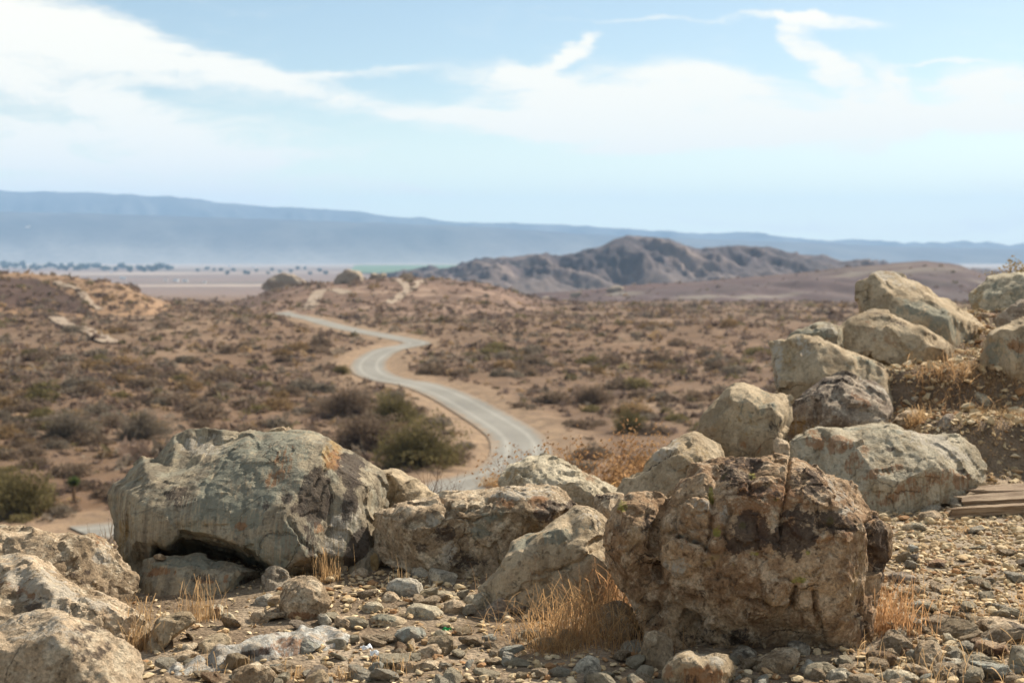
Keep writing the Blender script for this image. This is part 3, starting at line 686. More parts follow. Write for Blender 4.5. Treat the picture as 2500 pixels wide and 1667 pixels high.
    for kind, bx, by, rx, ry, ang, s in stains:
        q = cv(crop, [(bx, by)])[0]; k = CROPS[crop][2]; ca, sa = math.cos(math.radians(ang)), math.sin(math.radians(ang))
        dx, dy = psx - q[0], psy - q[1]; e = np.hypot((dx * ca + dy * sa) / (rx * k), (-dx * sa + dy * ca) / (ry * k))
        vv = s * sstep(1.15, .55, e + .75 * edge_noise + .12 * edge2) * (no[:, 1] < .5)
        acc[kind] = np.maximum(acc.get(kind, 0), vv)
    for kind, vv in acc.items(): attr_f(me, kind, vv)
    ob = link(name, me, [M[mat]], loc=org); tag(ob, label, cat, group); return ob

def box_ellipse(cx, cyy, w, h, seed, k=11):
    R = random.Random(seed); o = []
    for i in range(k):
        a = 2 * math.pi * i / k + R.uniform(-.2, .2); c, s = math.cos(a), math.sin(a); e = .55
        o.append((cx + w / 2 * math.copysign(abs(c) ** e, c) * R.uniform(.82, 1.05), cyy + h / 2 * math.copysign(abs(s) ** e, s) * R.uniform(.82, 1.05)))
    return o

# --- the big grey-green boulder
B1 = [(575, 560), (600, 510), (660, 480), (690, 420), (760, 355), (830, 372), (880, 310), (930, 245), (1020, 205), (1110, 205), (1190, 215), (1280, 230), (1340, 220), (1420, 232),
      (1500, 225), (1555, 222), (1650, 222), (1740, 250), (1800, 290), (1900, 345), (1968, 392), (2047, 440), (2075, 540), (2070, 640), (2040, 750), (2030, 880), (2000, 970),
      (1870, 985), (1740, 990), (1600, 1015), (1400, 1030), (1150, 1030), (900, 1020), (700, 985), (665, 930), (640, 860), (600, 790), (603, 720), (582, 620)]
B1C = [(700, 560, -.06), (800, 490, -.02), (900, 520, -.06), (1030, 485, -.04), (1150, 400, .04), (1250, 330, .08), (780, 420, .20), (900, 420, .22), (1010, 330, .34), (1120, 270, .42), (930, 330, .30), (1050, 420, .12), (1190, 290, .30), (1310, 270, .20),
       (700, 680, -.10), (800, 650, -.16), (950, 620, -.18), (1100, 560, -.16), (1200, 480, -.10), (1350, 380, -.06), (1500, 300, .02), (1640, 280, .06), (1730, 300, .06),
       (720, 820, -.08), (820, 800, -.16), (950, 700, -.22), (1150, 700, -.24), (800, 918, -.04), (885, 832, -.14), (970, 754, -.20), (1110, 777, -.24), (1260, 824, -.26), (1385, 890, -.28), (1495, 963, -.28), (860, 900, .30), (950, 815, .16), (1000, 900, .40), (1100, 850, .30), (1180, 940, .45), (1250, 880, .34), (1330, 950, .40), (1420, 985, .30), (930, 960, .45), (1300, 640, -.24), (1450, 540, -.2), (1600, 440, -.14), (1720, 380, -.06), (1700, 480, -.12), (1620, 590, -.2), (1530, 680, -.30),
       (1400, 780, -.30), (1500, 880, -.32), (1600, 800, -.30), (1640, 900, -.28), (1720, 880, -.18), (1740, 700, -.10), (1800, 560, -.06), (1840, 440, .02), (1900, 600, -.04), (1820, 800, -.12), (1940, 760, -.02), (1960, 520, .04), (1900, 900, -.08), (1980, 880, .0)]
boulder('boulder', 'big wide grey-green boulder with an orange and black ridge, overhanging a flat rock', 'boulder', 'A', B1, 'greengrey', dp=1.0, lean=.30, ctrl=B1C, yb=6.95, vox=.0092, amp=.009, cell=.22, chip=.06, smooth=1, seed=3, rim=.42, cuts=0,
        cracks=[([(1740, 260), (1760, 400), (1700, 480), (1620, 600), (1530, 680), (1640, 840), (1720, 900)], 5, .02), ([(1220, 350), (1100, 520), (1080, 700)], 4, .008), ([(1760, 500), (1775, 620), (1750, 720)], 4, .012)],
        stains=[('green', 1350, 480, 420, 230, -35, .9), ('green', 1500, 840, 230, 130, -30, .8), ('green', 1150, 620, 200, 90, -40, .6), ('gold', 1765, 360, 55, 100, 15, .8), ('rust', 1500, 400, 60, 170, 30, .55), ('rust', 1780, 380, 60, 70, 0, .7),
                ('dark', 1700, 500, 75, 130, 30, 1.6), ('dark', 1680, 610, 135, 110, -40, 1.6), ('dark', 1530, 580, 50, 45, 0, 1.2), ('dark', 1420, 620, 30, 40, 0, .8), ('dark', 960, 560, 110, 60, 10, .75), ('dark', 1900, 850, 60, 130, 25, 1.4), ('dark', 1860, 620, 50, 110, 10, 1.2), ('dark', 1860, 430, 90, 100, 30, 1.3), ('dark', 1640, 790, 60, 160, -35, .5),
                ('rust', 1690, 740, 50, 35, 0, .8), ('gold', 660, 820, 60, 120, 0, .5), ('pale', 1830, 750, 90, 200, 20, .5), ('pale', 1100, 300, 150, 60, 0, .6), ('rust', 1290, 730, 40, 25, 0, .6)])  # the pale patch on the upper left facets is sunlight painted in
boulder('rock', 'thin tan rock tip showing over the top of the big grey-green boulder', 'rock', 'A', [(1400, 245), (1430, 225), (1500, 196), (1530, 200), (1560, 225), (1580, 260), (1500, 280)], 'tan', dp=.2, yb=7.75, vox=.014, seed=31, bury=.25)
boulder('boulder', 'tan split boulder behind the right end of the big grey-green boulder', 'boulder', 'B', [(770, 350), (800, 357), (860, 355), (950, 400), (1010, 430), (1050, 465), (1100, 495), (1120, 560), (1000, 620), (830, 640), (780, 560)], 'olive', dp=.55, yb=7.55, vox=.013, seed=4, bury=.3,
        cracks=[([(815, 380), (835, 460), (820, 560)], 5, .03)])
boulder('rock', 'flat blue-grey rock with red-brown patches lying under the overhang', 'rock', 'A', [(735, 1000), (770, 920), (830, 903), (900, 900), (1070, 897), (1170, 930), (1280, 955), (1370, 985), (1412, 1015), (1410, 1080), (1330, 1120), (1260, 1175), (1200, 1190), (1100, 1195), (1000, 1215), (850, 1240), (780, 1215), (720, 1150), (708, 1060)], 'greengrey',
        dp=.55, lean=.55, bulge=.16, yb=6.45, vox=.009, amp=.014, cell=.15, chip=.13, seed=5, cracks=[([(940, 1150), (1130, 1170), (1230, 1060), (1270, 980)], 4, .012)],
        stains=[('rust', 850, 975, 75, 28, -5, 1.1), ('rust', 960, 1000, 50, 25, 30, .9), ('dark', 1080, 1010, 85, 32, 0, 1.1), ('rust', 1090, 1030, 60, 14, 0, .9), ('rust', 1210, 1010, 18, 30, 20, .8), ('dark', 830, 1152, 22, 12, 10, 1.2), ('dark', 1330, 1050, 60, 60, 0, 1.0), ('green', 1000, 930, 250, 30, 0, .7), ('green', 1250, 1030, 80, 50, 0, .6)])
boulder('stone', 'small pale stone wedged on top of the flat blue-grey rock', 'stone', 'A', [(805, 893), (830, 873), (865, 876), (885, 900), (870, 912), (820, 910)], 'tan', dp=.08, yb=6.75, vox=.01, seed=6, bury=0)
boulder('rock', 'dark shaded stone at the right end of the overhang', 'rock', 'A', [(1418, 1090), (1415, 1010), (1440, 960), (1480, 948), (1520, 975), (1545, 1010), (1530, 1080), (1480, 1110)], 'slate', dp=.2, yb=6.55, vox=.011, seed=7)
# --- left edge
boulder('boulder', 'tan craggy boulder at the left edge, hindmost of three', 'boulder', 'A', [(-120, 760), (0, 745), (60, 748), (150, 745), (220, 765), (290, 792), (340, 778), (390, 780), (430, 792), (480, 785), (530, 802), (580, 872), (650, 932), (690, 962), (730, 990), (722, 1060), (690, 1110), (640, 1170), (500, 1200), (250, 1190), (0, 1150), (-120, 1120)], 'tan',
        dp=.7, lean=.6, bulge=.2, yb=6.15, vox=.011, amp=.03, cell=.17, chip=.17, seed=8, stains=[('rust', 520, 810, 40, 40, 30, .6), ('dark', 400, 1000, 150, 70, 0, .4), ('pale', 540, 880, 70, 70, 30, .6)])
boulder('boulder', 'pale tan sloping boulder at the left edge, middle of three', 'boulder', 'A', [(-150, 930), (0, 912), (100, 905), (200, 907), (290, 962), (340, 1022), (380, 1050), (430, 1075), (520, 1092), (600, 1122), (680, 1182), (765, 1250), (785, 1300), (745, 1375), (700, 1420), (500, 1500), (250, 1480), (0, 1450), (-150, 1420)], 'tan',
        dp=.8, lean=.85, bulge=.18, yb=5.35, vox=.010, amp=.026, cell=.15, chip=.14, seed=9, stains=[('pale', 200, 1050, 250, 110, 30, .7), ('dark', 200, 1160, 80, 40, -30, .7), ('rust', 120, 1080, 120, 30, 20, .6), ('pale', 560, 1180, 200, 40, 20, .6)])
boulder('boulder', 'rounded buff boulder in the near left corner, closest to the camera', 'boulder', 'A', [(-150, 1330), (0, 1290), (100, 1222), (200, 1196), (330, 1202), (440, 1242), (540, 1302), (640, 1342), (710, 1392), (742, 1470), (738, 1560), (720, 1680), (600, 1760), (300, 1800), (0, 1800), (-150, 1750)], 'tan',
        dp=.5, lean=.75, bulge=.2, yb=4.35, vox=.0085, amp=.026, cell=.13, chip=.12, seed=10, stains=[('dark', 480, 1350, 120, 130, 30, .55), ('pale', 250, 1300, 260, 120, 10, .4)])
# --- the big round boulder on the right
R1 = [(205, 580), (225, 530), (240, 480), (290, 410), (350, 384), (400, 392), (440, 390), (500, 383), (560, 384), (590, 388), (650, 305), (695, 290), (722, 220), (750, 180), (800, 184), (850, 180), (950, 172), (980, 165), (1030, 178), (1090, 182), (1170, 170), (1230, 157), (1290, 149), (1370, 168), (1450, 188), (1530, 220),
      (1560, 262), (1600, 280), (1680, 318), (1750, 352), (1790, 392), (1810, 440), (1832, 485), (1900, 530), (1960, 580), (1988, 640), (1996, 720), (1980, 800), (1950, 880), (1920, 960), (1890, 1060), (1865, 1180), (1845, 1280), (1815, 1365), (1700, 1385), (1550, 1365), (1400, 1355), (1150, 1345), (900, 1350), (760, 1370), (640, 1380), (520, 1340), (460, 1285), (430, 1230), (370, 1140), (310, 1030), (260, 950), (215, 850), (190, 740), (190, 670)]
R1C = [(300, 500, .08), (400, 450, .12), (500, 430, .22), (300, 640, .02), (430, 620, .02), (520, 620, .10), (560, 520, .10), (330, 800, .04), (450, 800, .05), (520, 860, .08), (400, 980, .08), (480, 1100, .12), (520, 1220, .10), (600, 1290, .04),
       (640, 400, .02), (720, 320, .06), (800, 250, .08), (1000, 240, .06), (1200, 220, .08), (1330, 230, .08), (1450, 260, .07), (1560, 330, .04), (1000, 210, .2), (1250, 190, .24), (850, 215, .18),
       (600, 560, -.04), (620, 700, -.08), (560, 800, -.02), (600, 950, -.02), (680, 1100, .02), (760, 1220, .10), (760, 500, -.06), (900, 420, -.05), (1100, 400, -.06), (1300, 400, -.05), (1500, 450, -.05), (1640, 500, -.06),
       (800, 750, -.12), (1000, 650, -.12), (1250, 650, -.12), (1500, 700, -.13), (1700, 720, -.12), (900, 950, -.13), (1100, 900, -.15), (1350, 950, -.16), (1550, 950, -.15), (1700, 950, -.12), (850, 1120, -.08), (1000, 1190, -.06), (1200, 1110, -.14), (1500, 1130, -.12), (1250, 1200, .0), (1450, 1260, .0), (1000, 1290, .02), (1650, 1150, -.10), (1600, 1300, -.06),
       (1800, 560, -.02), (1830, 700, -.01), (1850, 900, .04), (1800, 1100, .0), (1780, 1280, .0), (1700, 400, .10), (1620, 330, .18), (1760, 450, .12), (1900, 620, .14), (1930, 740, .16), (1890, 850, .2)]
boulder('boulder', 'biggest round brown boulder with dark lichen and cracks, standing on the bare ground', 'boulder', 'C', R1, 'hero', dp=.85, lean=.12, ctrl=R1C, yb=5.60, vox=.0075, amp=.012, cell=.12, chip=.14, smooth=1, seed=12, rim=.26, cuts=0, fract=.006,
        cracks=[([(1345, 165), (1325, 330), (1305, 470), (1285, 640)], 4, .03), ([(590, 385), (540, 500), (500, 640), (505, 800), (530, 900), (560, 980), (620, 1090)], 9, .032), ([(480, 1200), (500, 1100), (520, 1080)], 9, .035), ([(575, 635), (650, 640), (720, 685), (790, 700), (830, 740)], 6, .045), ([(640, 430), (610, 540), (650, 650)], 5, .03),
                ([(860, 420), (850, 560), (840, 660), (820, 720)], 5, .03), ([(660, 420), (760, 415), (860, 425)], 4, .025), ([(970, 440), (975, 520), (930, 600), (940, 760)], 4, .02), ([(1070, 1050), (1200, 1090), (1350, 1112), (1500, 1140)], 6, .04), ([(1385, 990), (1350, 1060), (1340, 1110)], 5, .035), ([(1500, 1010), (1495, 1120), (1530, 1250)], 6, .035), ([(1400, 1150), (1470, 1230)], 4, .02),
                ([(1850, 560), (1870, 700), (1860, 850), (1840, 1000)], 9, .05), ([(1500, 470), (1530, 580), (1700, 620)], 4, .025), ([(700, 1130), (850, 1250), (1000, 1300)], 8, .03), ([(880, 880), (970, 900), (970, 1000)], 3, .015), ([(550, 830), (600, 900)], 4, .02)],
        bumps=[(770, 500, 105, .022), (660, 790, 130, .03), (1275, 1020, 105, .02), (1430, 1065, 75, .02), (890, 705, 60, .018), (720, 620, 80, .016), (900, 560, 55, .014), (860, 1190, 35, .025), (1380, 400, 50, .014), (500, 1060, 60, .015)],
        stains=[('dark', 1000, 290, 120, 130, -20, .8), ('dark', 1120, 220, 60, 45, 10, 1.2), ('dark', 1090, 640, 150, 160, 30, 1.25), ('dark', 1060, 550, 60, 40, 20, 1.2), ('dark', 1360, 670, 150, 170, 10, 1.25), ('dark', 1390, 770, 50, 60, 0, 1.2), ('dark', 1400, 560, 220, 70, 0, .8), ('rust', 1200, 450, 260, 160, 0, .6), ('rust', 1620, 640, 160, 90, 0, .6), ('dark', 1180, 380, 160, 80, 20, .6), ('dark', 1620, 570, 150, 70, 20, .8), ('dark', 1480, 340, 180, 130, 30, .42), ('dark', 1900, 700, 80, 200, 0, 1.2),
                ('dark', 820, 1010, 90, 50, 0, .5), ('dark', 900, 1280, 260, 60, 0, .5), ('dark', 1790, 1150, 40, 160, 0, .7), ('dark', 480, 560, 40, 120, 20, .5), ('rust', 1150, 640, 90, 80, 0, .8), ('rust', 1350, 640, 100, 120, 0, .8), ('rust', 650, 700, 90, 40, 0, .4), ('gold', 1450, 880, 130, 40, 5, .7), ('gold', 900, 820, 120, 60, 0, .45), ('gold', 1760, 900, 100, 350, 0, .3), ('gold', 350, 750, 80, 260, 0, .2), ('gold', 1100, 1050, 200, 60, 0, .3),
                ('gold', 900, 300, 60, 30, 0, .5), ('yellow', 935, 290, 22, 40, 0, 1.2), ('yellow', 1110, 290, 30, 26, 0, 1.2), ('yellow', 850, 400, 20, 60, 0, .9), ('yellow', 1050, 590, 26, 30, 0, 1.1), ('yellow', 1120, 760, 50, 26, 0, 1.2), ('yellow', 1590, 560, 26, 30, 0, 1.1), ('yellow', 1450, 760, 22, 24, 0, 1.0), ('yellow', 890, 630, 24, 40, 0, .9), ('yellow', 1260, 430, 24, 24, 0, .9), ('yellow', 1400, 930, 60, 30, 0, .7), ('yellow', 300, 460, 30, 40, 0, .7), ('pale', 770, 480, 110, 80, 0, .5), ('pale', 660, 800, 120, 110, 0, .55), ('pale', 1275, 1020, 95, 75, 0, .3), ('pale', 700, 630, 90, 60, 30, .5), ('pale', 1640, 380, 100, 60, 40, .6), ('pale', 1700, 480, 70, 60, 40, .5), ('pale', 930, 500, 50, 80, 0, .4)])  # pale patches along the upper right rim are sunlight painted in
boulder('rock', 'upright narrow stone leaning on the left foot of the round boulder', 'rock', 'C', [(425, 1400), (440, 1310), (460, 1255), (500, 1240), (560, 1260), (600, 1310), (615, 1390), (600, 1450), (560, 1475), (480, 1460)], 'tan', dp=.16, yb=5.35, vox=.009, seed=14, chip=.1)
# --- middle group
boulder('boulder', 'cream boulder with a bright sloping top behind the cracked boulder', 'boulder', 'F', [(395, 500), (440, 450), (480, 415), (520, 408), (560, 415), (590, 372), (640, 365), (740, 355), (800, 375), (850, 402), (950, 452), (1050, 512), (1160, 570), (1240, 612), (1300, 640), (1280, 720), (1110, 760), (950, 760), (700, 720), (430, 680), (405, 600)], 'cream',
        dp=.6, lean=1.1, bulge=.35, yb=7.75, vox=.012, amp=.03, cell=.17, chip=.16, seed=15, bury=.3, stains=[('gold', 480, 500, 100, 60, 10, .5), ('rust', 1000, 490, 160, 40, 30, .35), ('gold', 1150, 690, 200, 60, 0, .35)], cracks=[([(560, 490), (650, 540), (700, 580)], 5, .02)])
boulder('boulder', 'pale tan boulder webbed with cracks in the middle of the row', 'boulder', 'B', [(775, 600), (830, 570), (900, 547), (1000, 522), (1090, 510), (1115, 494), (1200, 480), (1330, 476), (1450, 460), (1540, 447), (1640, 447), (1720, 440), (1780, 470), (1850, 510), (1900, 562), (1890, 620), (1780, 680), (1680, 740), (1560, 800), (1500, 880), (1420, 975), (1240, 1000), (1100, 985), (1000, 960), (930, 915), (810, 905), (770, 820), (790, 740), (775, 680)], 'tan',
        dp=.65, lean=.5, bulge=.26, yb=6.8, vox=.0085, amp=.02, cell=.15, chip=.13, seed=16, fract=.007,
        cracks=[([(785, 610), (900, 600), (930, 670), (1050, 650), (1150, 620)], 4, .025), ([(1120, 500), (1170, 570), (1260, 580), (1380, 530), (1450, 510)], 4, .025), ([(1160, 560), (1130, 650), (1060, 720)], 4, .02), ([(1270, 500), (1290, 570)], 4, .015), ([(1200, 610), (1300, 640), (1430, 600)], 3, .015), ([(1440, 780), (1450, 900)], 4, .02)],
        stains=[('dark', 1150, 720, 90, 50, -20, .9), ('dark', 1250, 870, 110, 90, 0, .8), ('rust', 1480, 540, 70, 40, 10, .5), ('dark', 1730, 590, 80, 70, -20, 1.0), ('dark', 1860, 560, 40, 60, 30, .9), ('rust', 1680, 540, 60, 60, 0, .6), ('pale', 1170, 800, 50, 80, 20, 1.0), ('pale', 1065, 615, 40, 35, 0, 1.0), ('green', 1350, 680, 150, 90, -30, .5), ('gold', 1500, 840, 50, 80, 0, .6), ('pale', 1600, 480, 220, 40, 0, .7), ('dark', 1000, 780, 80, 60, 0, .4)])
boulder('boulder', 'smooth sloping tan boulder leaning down to the left, beside the round boulder', 'boulder', 'B', [(1300, 1060), (1350, 1020), (1400, 992), (1450, 930), (1480, 890), (1530, 812), (1540, 765), (1620, 732), (1700, 712), (1740, 670), (1770, 645), (1830, 610), (1890, 566), (1950, 572), (2010, 610), (2060, 660), (2090, 720), (2120, 900), (2110, 1050), (2000, 1110), (1850, 1140), (1700, 1165), (1600, 1180), (1480, 1140), (1400, 1100)], 'olive',
        dp=.6, lean=.75, bulge=.16, yb=6.1, vox=.009, amp=.012, cell=.2, chip=.06, seed=17, stains=[('green', 1800, 720, 260, 45, -15, .7), ('green', 1600, 760, 100, 30, -30, .8), ('pale', 1990, 640, 90, 60, 40, .6), ('rust', 1700, 880, 200, 120, -30, .2)],
        cracks=[([(1660, 950), (1800, 920), (1950, 850), (2030, 780)], 5, .018), ([(1480, 1100), (1680, 1000), (1780, 950)], 6, .012)])
boulder('boulder', 'tan peaked boulder with a dark crack behind the round boulder', 'boulder', 'F', [(1270, 660), (1300, 590), (1350, 508), (1400, 490), (1490, 440), (1520, 390), (1580, 340), (1650, 292), (1720, 245), (1780, 220), (1850, 190), (1890, 205), (1960, 225), (2040, 262), (2090, 320), (2120, 420), (2100, 700), (1700, 760), (1400, 740)], 'olive',
        dp=.6, lean=.55, bulge=.22, yb=7.4, vox=.012, amp=.016, cell=.22, chip=.09, seed=18, bury=.2, cracks=[([(1340, 505), (1500, 440), (1620, 370), (1780, 300), (1850, 230)], 6, .03), ([(1680, 400), (1720, 470)], 4, .015)], stains=[('pale', 1650, 320, 130, 40, -35, .6), ('dark', 1600, 390, 150, 12, -30, .8), ('gold', 1850, 350, 150, 90, 0, .3)])
boulder('rock', 'squarish tan rock between the cream boulder and the round boulder', 'rock', 'F', [(1110, 690), (1150, 635), (1200, 622), (1280, 632), (1330, 655), (1340, 760), (1300, 840), (1200, 850), (1110, 800)], 'tan', dp=.35, yb=6.9, vox=.011, seed=19, stains=[('dark', 1200, 655, 90, 25, 0, .8)], bury=.2)
# --- the pile up the slope
boulder('boulder', 'topmost long pale boulder leaning against the sky on the pile', 'boulder', 'D', [(838, 225), (862, 212), (905, 205), (930, 178), (960, 165), (1010, 157), (1060, 160), (1150, 190), (1240, 237), (1300, 290), (1380, 315), (1460, 360), (1500, 400), (1545, 425), (1600, 462), (1617, 505), (1590, 600), (1555, 690), (1480, 740), (1300, 760), (1100, 700), (950, 560), (880, 440), (865, 390), (850, 320)], 'olive',
        dp=1.4, lean=.3, bulge=.16, yb=12.9, vox=.024, amp=.04, cell=.4, chip=.11, seed=20, bury=.5, stains=[('pale', 1050, 200, 160, 50, 20, .5), ('green', 1300, 480, 300, 120, 30, .6), ('gold', 880, 300, 30, 100, 0, .3)], cracks=[([(900, 250), (890, 380)], 4, .04)])
boulder('boulder', 'wedge-shaped tan boulder lying across the middle of the pile', 'boulder', 'D', [(680, 530), (700, 500), (780, 450), (860, 410), (920, 395), (980, 393), (1040, 415), (1080, 432), (1130, 465), (1200, 475), (1300, 540), (1370, 600), (1385, 670), (1397, 740), (1385, 790), (1260, 795), (1160, 803), (1080, 793), (1000, 733), (920, 680), (850, 640), (780, 618), (740, 612), (705, 590)], 'olive',
        dp=1.0, lean=.45, bulge=.2, yb=11.7, vox=.021, amp=.032, cell=.35, chip=.10, seed=21, stains=[('gold', 720, 575, 50, 45, 30, .8), ('rust', 950, 520, 200, 60, 30, .25), ('dark', 1000, 440, 160, 25, 20, .5)])  # the gold patch at the left tip is bounced glow painted in
boulder('boulder', 'pale boulder with a sharp left edge at the foot of the wedge-shaped one', 'boulder', 'D', [(322, 575), (350, 562), (385, 575), (420, 582), (455, 555), (520, 540), (560, 545), (600, 540), (640, 560), (660, 580), (750, 622), (850, 655), (1000, 742), (1070, 812), (1085, 880), (1060, 960), (900, 990), (700, 960), (500, 960), (430, 930), (385, 890), (362, 830), (345, 750), (335, 650)], 'olive',
        dp=.9, lean=.3, bulge=.16, yb=11.0, vox=.02, amp=.03, cell=.33, chip=.12, seed=22, bury=.2, stains=[('pale', 350, 700, 40, 180, 0, .7), ('gold', 430, 650, 60, 100, 0, .4), ('pale', 520, 600, 80, 50, 30, .6), ('green', 900, 740, 200, 60, 30, .5)])  # the pale strip down the left edge is painted light
boulder('rock', 'small greenish rock poking up between two pile boulders', 'rock', 'D', [(425, 560), (440, 515), (520, 490), (560, 470), (590, 455), (640, 450), (680, 465), (725, 490), (740, 540), (760, 620), (690, 640), (560, 620), (440, 610)], 'greengrey', dp=.6, yb=11.7, vox=.021, seed=23, bury=.3, stains=[('green', 560, 530, 120, 50, 0, .8), ('pale', 660, 490, 60, 40, 0, .7)])
boulder('boulder', 'mauve-brown knobbly boulder in the front of the pile', 'boulder', 'D', [(372, 1010), (400, 960), (440, 930), (500, 890), (550, 850), (600, 820), (650, 790), (700, 770), (750, 760), (790, 775), (820, 795), (860, 800), (900, 805), (960, 842), (1000, 880), (1042, 922), (1030, 970), (1045, 1010), (1050, 1080), (980, 1130), (800, 1160), (600, 1170), (480, 1160), (400, 1140), (368, 1080)], 'purple',
        dp=.8, lean=.55, bulge=.25, yb=10.0, vox=.016, amp=.04, cell=.22, chip=.17, seed=24, stains=[('dark', 600, 850, 250, 60, -25, .6), ('rust', 840, 910, 80, 30, 30, .5), ('gold', 480, 1060, 160, 80, 0, .5), ('pale', 930, 850, 110, 40, 30, .5)])
boulder('boulder', 'olive-tan boulder at the left foot of the pile', 'boulder', 'D', [(-95, 1080), (-70, 1000), (-20, 950), (30, 900), (75, 850), (110, 826), (150, 826), (230, 850), (300, 880), (380, 880), (420, 900), (430, 1000), (400, 1100), (350, 1200), (310, 1280), (150, 1300), (0, 1270), (-80, 1200)], 'olive',
        dp=.8, lean=.4, bulge=.22, yb=9.4, vox=.016, amp=.028, cell=.25, chip=.12, seed=25, bury=.2, stains=[('rust', 200, 1180, 90, 70, 0, .7), ('green', 200, 950, 180, 90, 0, .4), ('gold', 120, 1080, 160, 90, 0, .4), ('dark', 330, 1080, 50, 120, 20, .4)])
boulder('boulder', 'long cream boulder streaked with rust beyond the gravel', 'boulder', 'D', [(415, 1225), (450, 1170), (500, 1125), (560, 1095), (620, 1085), (750, 1082), (850, 1070), (900, 1060), (950, 1062), (1000, 1045), (1060, 1060), (1100, 1090), (1180, 1115), (1260, 1130), (1310, 1122), (1400, 1110), (1450, 1140), (1500, 1190), (1530, 1240), (1565, 1275), (1592, 1315), (1585, 1385), (1500, 1465), (1400, 1520), (1200, 1545), (1000, 1560), (800, 1560), (600, 1520), (480, 1400)], 'stained',
        dp=1.0, lean=.75, bulge=.2, yb=8.35, vox=.0125, amp=.025, cell=.24, chip=.12, seed=26, stains=[('rust', 580, 1150, 70, 60, 0, 1.0), ('rust', 720, 1180, 90, 60, -20, 1.0), ('rust', 850, 1230, 60, 110, 30, .9), ('rust', 780, 1290, 40, 70, 20, .9), ('dark', 1020, 1195, 25, 12, 0, 1.2), ('rust', 1200, 1400, 200, 60, -20, .7), ('rust', 1450, 1390, 90, 60, 0, .7), ('dark', 1440, 1330, 25, 20, 0, .8), ('pale', 1300, 1180, 250, 60, 25, .9), ('green', 900, 1090, 200, 30, 0, .4), ('rust', 950, 1480, 250, 50, 0, .5), ('rust', 950, 1340, 160, 30, -20, .6)])
boulder('boulder', 'green-grey boulder with a rust patch at the right edge on the slope', 'boulder', 'D', [(1548, 735), (1570, 660), (1600, 565), (1615, 515), (1640, 500), (1720, 462), (1780, 440), (1850, 415), (1980, 400), (2050, 500), (2050, 700), (1950, 790), (1800, 800), (1650, 790), (1570, 770)], 'olive',
        dp=1.0, lean=.35, bulge=.18, yb=None, vox=.021, amp=.03, cell=.33, chip=.1, seed=27, stains=[('rust', 1770, 580, 60, 55, 0, 1.0), ('green', 1680, 620, 120, 90, 0, .5)])
boulder('boulder', 'cream boulder at the top of the slope in the right corner, below a dry bush', 'boulder', 'D', [(1497, 292), (1522, 260), (1580, 222), (1590, 200), (1650, 190), (1720, 175), (1809, 160), (1900, 150), (2000, 170), (2060, 260), (2030, 380), (1900, 420), (1700, 400), (1560, 400), (1520, 350)], 'cream',
        dp=1.2, lean=.4, bulge=.15, yb=14.2, vox=.026, amp=.035, cell=.4, chip=.11, seed=28, bury=.5, stains=[('gold', 1530, 300, 60, 80, 0, .5), ('green', 1700, 280, 160, 80, 0, .5)])
boulder('rock', 'mauve-brown rock wedged between two boulders at the right edge', 'rock', 'D', [(1635, 470), (1645, 430), (1700, 380), (1780, 322), (1830, 310), (1880, 340), (1860, 420), (1780, 460), (1700, 480)], 'purple', dp=.5, yb=13.0, vox=.022, seed=29, bury=.2)
boulder('rock', 'flat brown slab under the cream boulder at the top of the slope', 'rock', 'D', [(1540, 408), (1560, 396), (1600, 398), (1645, 405), (1640, 420), (1580, 426)], 'rusty', dp=.4, yb=13.2, vox=.018, seed=30, bury=0, chip=.05, amp=.008)
boulder('rock', 'small tan stone propped between the pile and the rust-streaked boulder', 'rock', 'C', [(1245, 160), (1250, 70), (1270, 50), (1330, 70), (1355, 110), (1330, 170), (1290, 190)], 'tan', dp=.25, yb=8.95, vox=.014, seed=33, bury=.1)
# --- rock knobs on the hills
for k, (cr, o, dd, lb) in enumerate([
        ('M', [(255, 335), (285, 300), (310, 272), (345, 258), (372, 255), (400, 262), (437, 265), (440, 305), (430, 325), (340, 345)], 505, 'tallest dark rock knob on the crest of the middle hill'),
        ('M', [(475, 300), (485, 275), (505, 277), (530, 283), (570, 275), (575, 296), (530, 304)], 515, 'small low dark rock knob just behind the tallest knob on the middle hill'),
        ('K', [(1460, 352), (1530, 320), (1580, 290), (1620, 276), (1670, 280), (1720, 305), (1760, 330), (1830, 345), (1800, 362), (1600, 370)], 640, 'broad blue-grey rock knob rising left of the middle hill'),
        ('M', [(1830, 380), (1850, 358), (1900, 345), (1935, 358), (1945, 372), (1880, 385)], 930, 'dark rocky lump on the low end of the right-hand hill'),
        ('M', [(1450, 424), (1480, 410), (1500, 408), (1510, 424)], 900, 'tiny dark rock at the very foot of the right-hand hill'),
        ('M', [(1620, 402), (1650, 388), (1685, 380), (1700, 396), (1660, 406)], 930, 'small dark rock halfway along the low end of the right-hand hill')]):
    boulder('rock_outcrop', lb, 'rock outcrop', cr, o, 'knob' if False else 'purple', dp=8, lean=.3, yb=dd, vox=.45 * dd / 600, amp=.5, cell=3.5, chip=.2, seed=40 + k, bury=2.0, smooth=1)

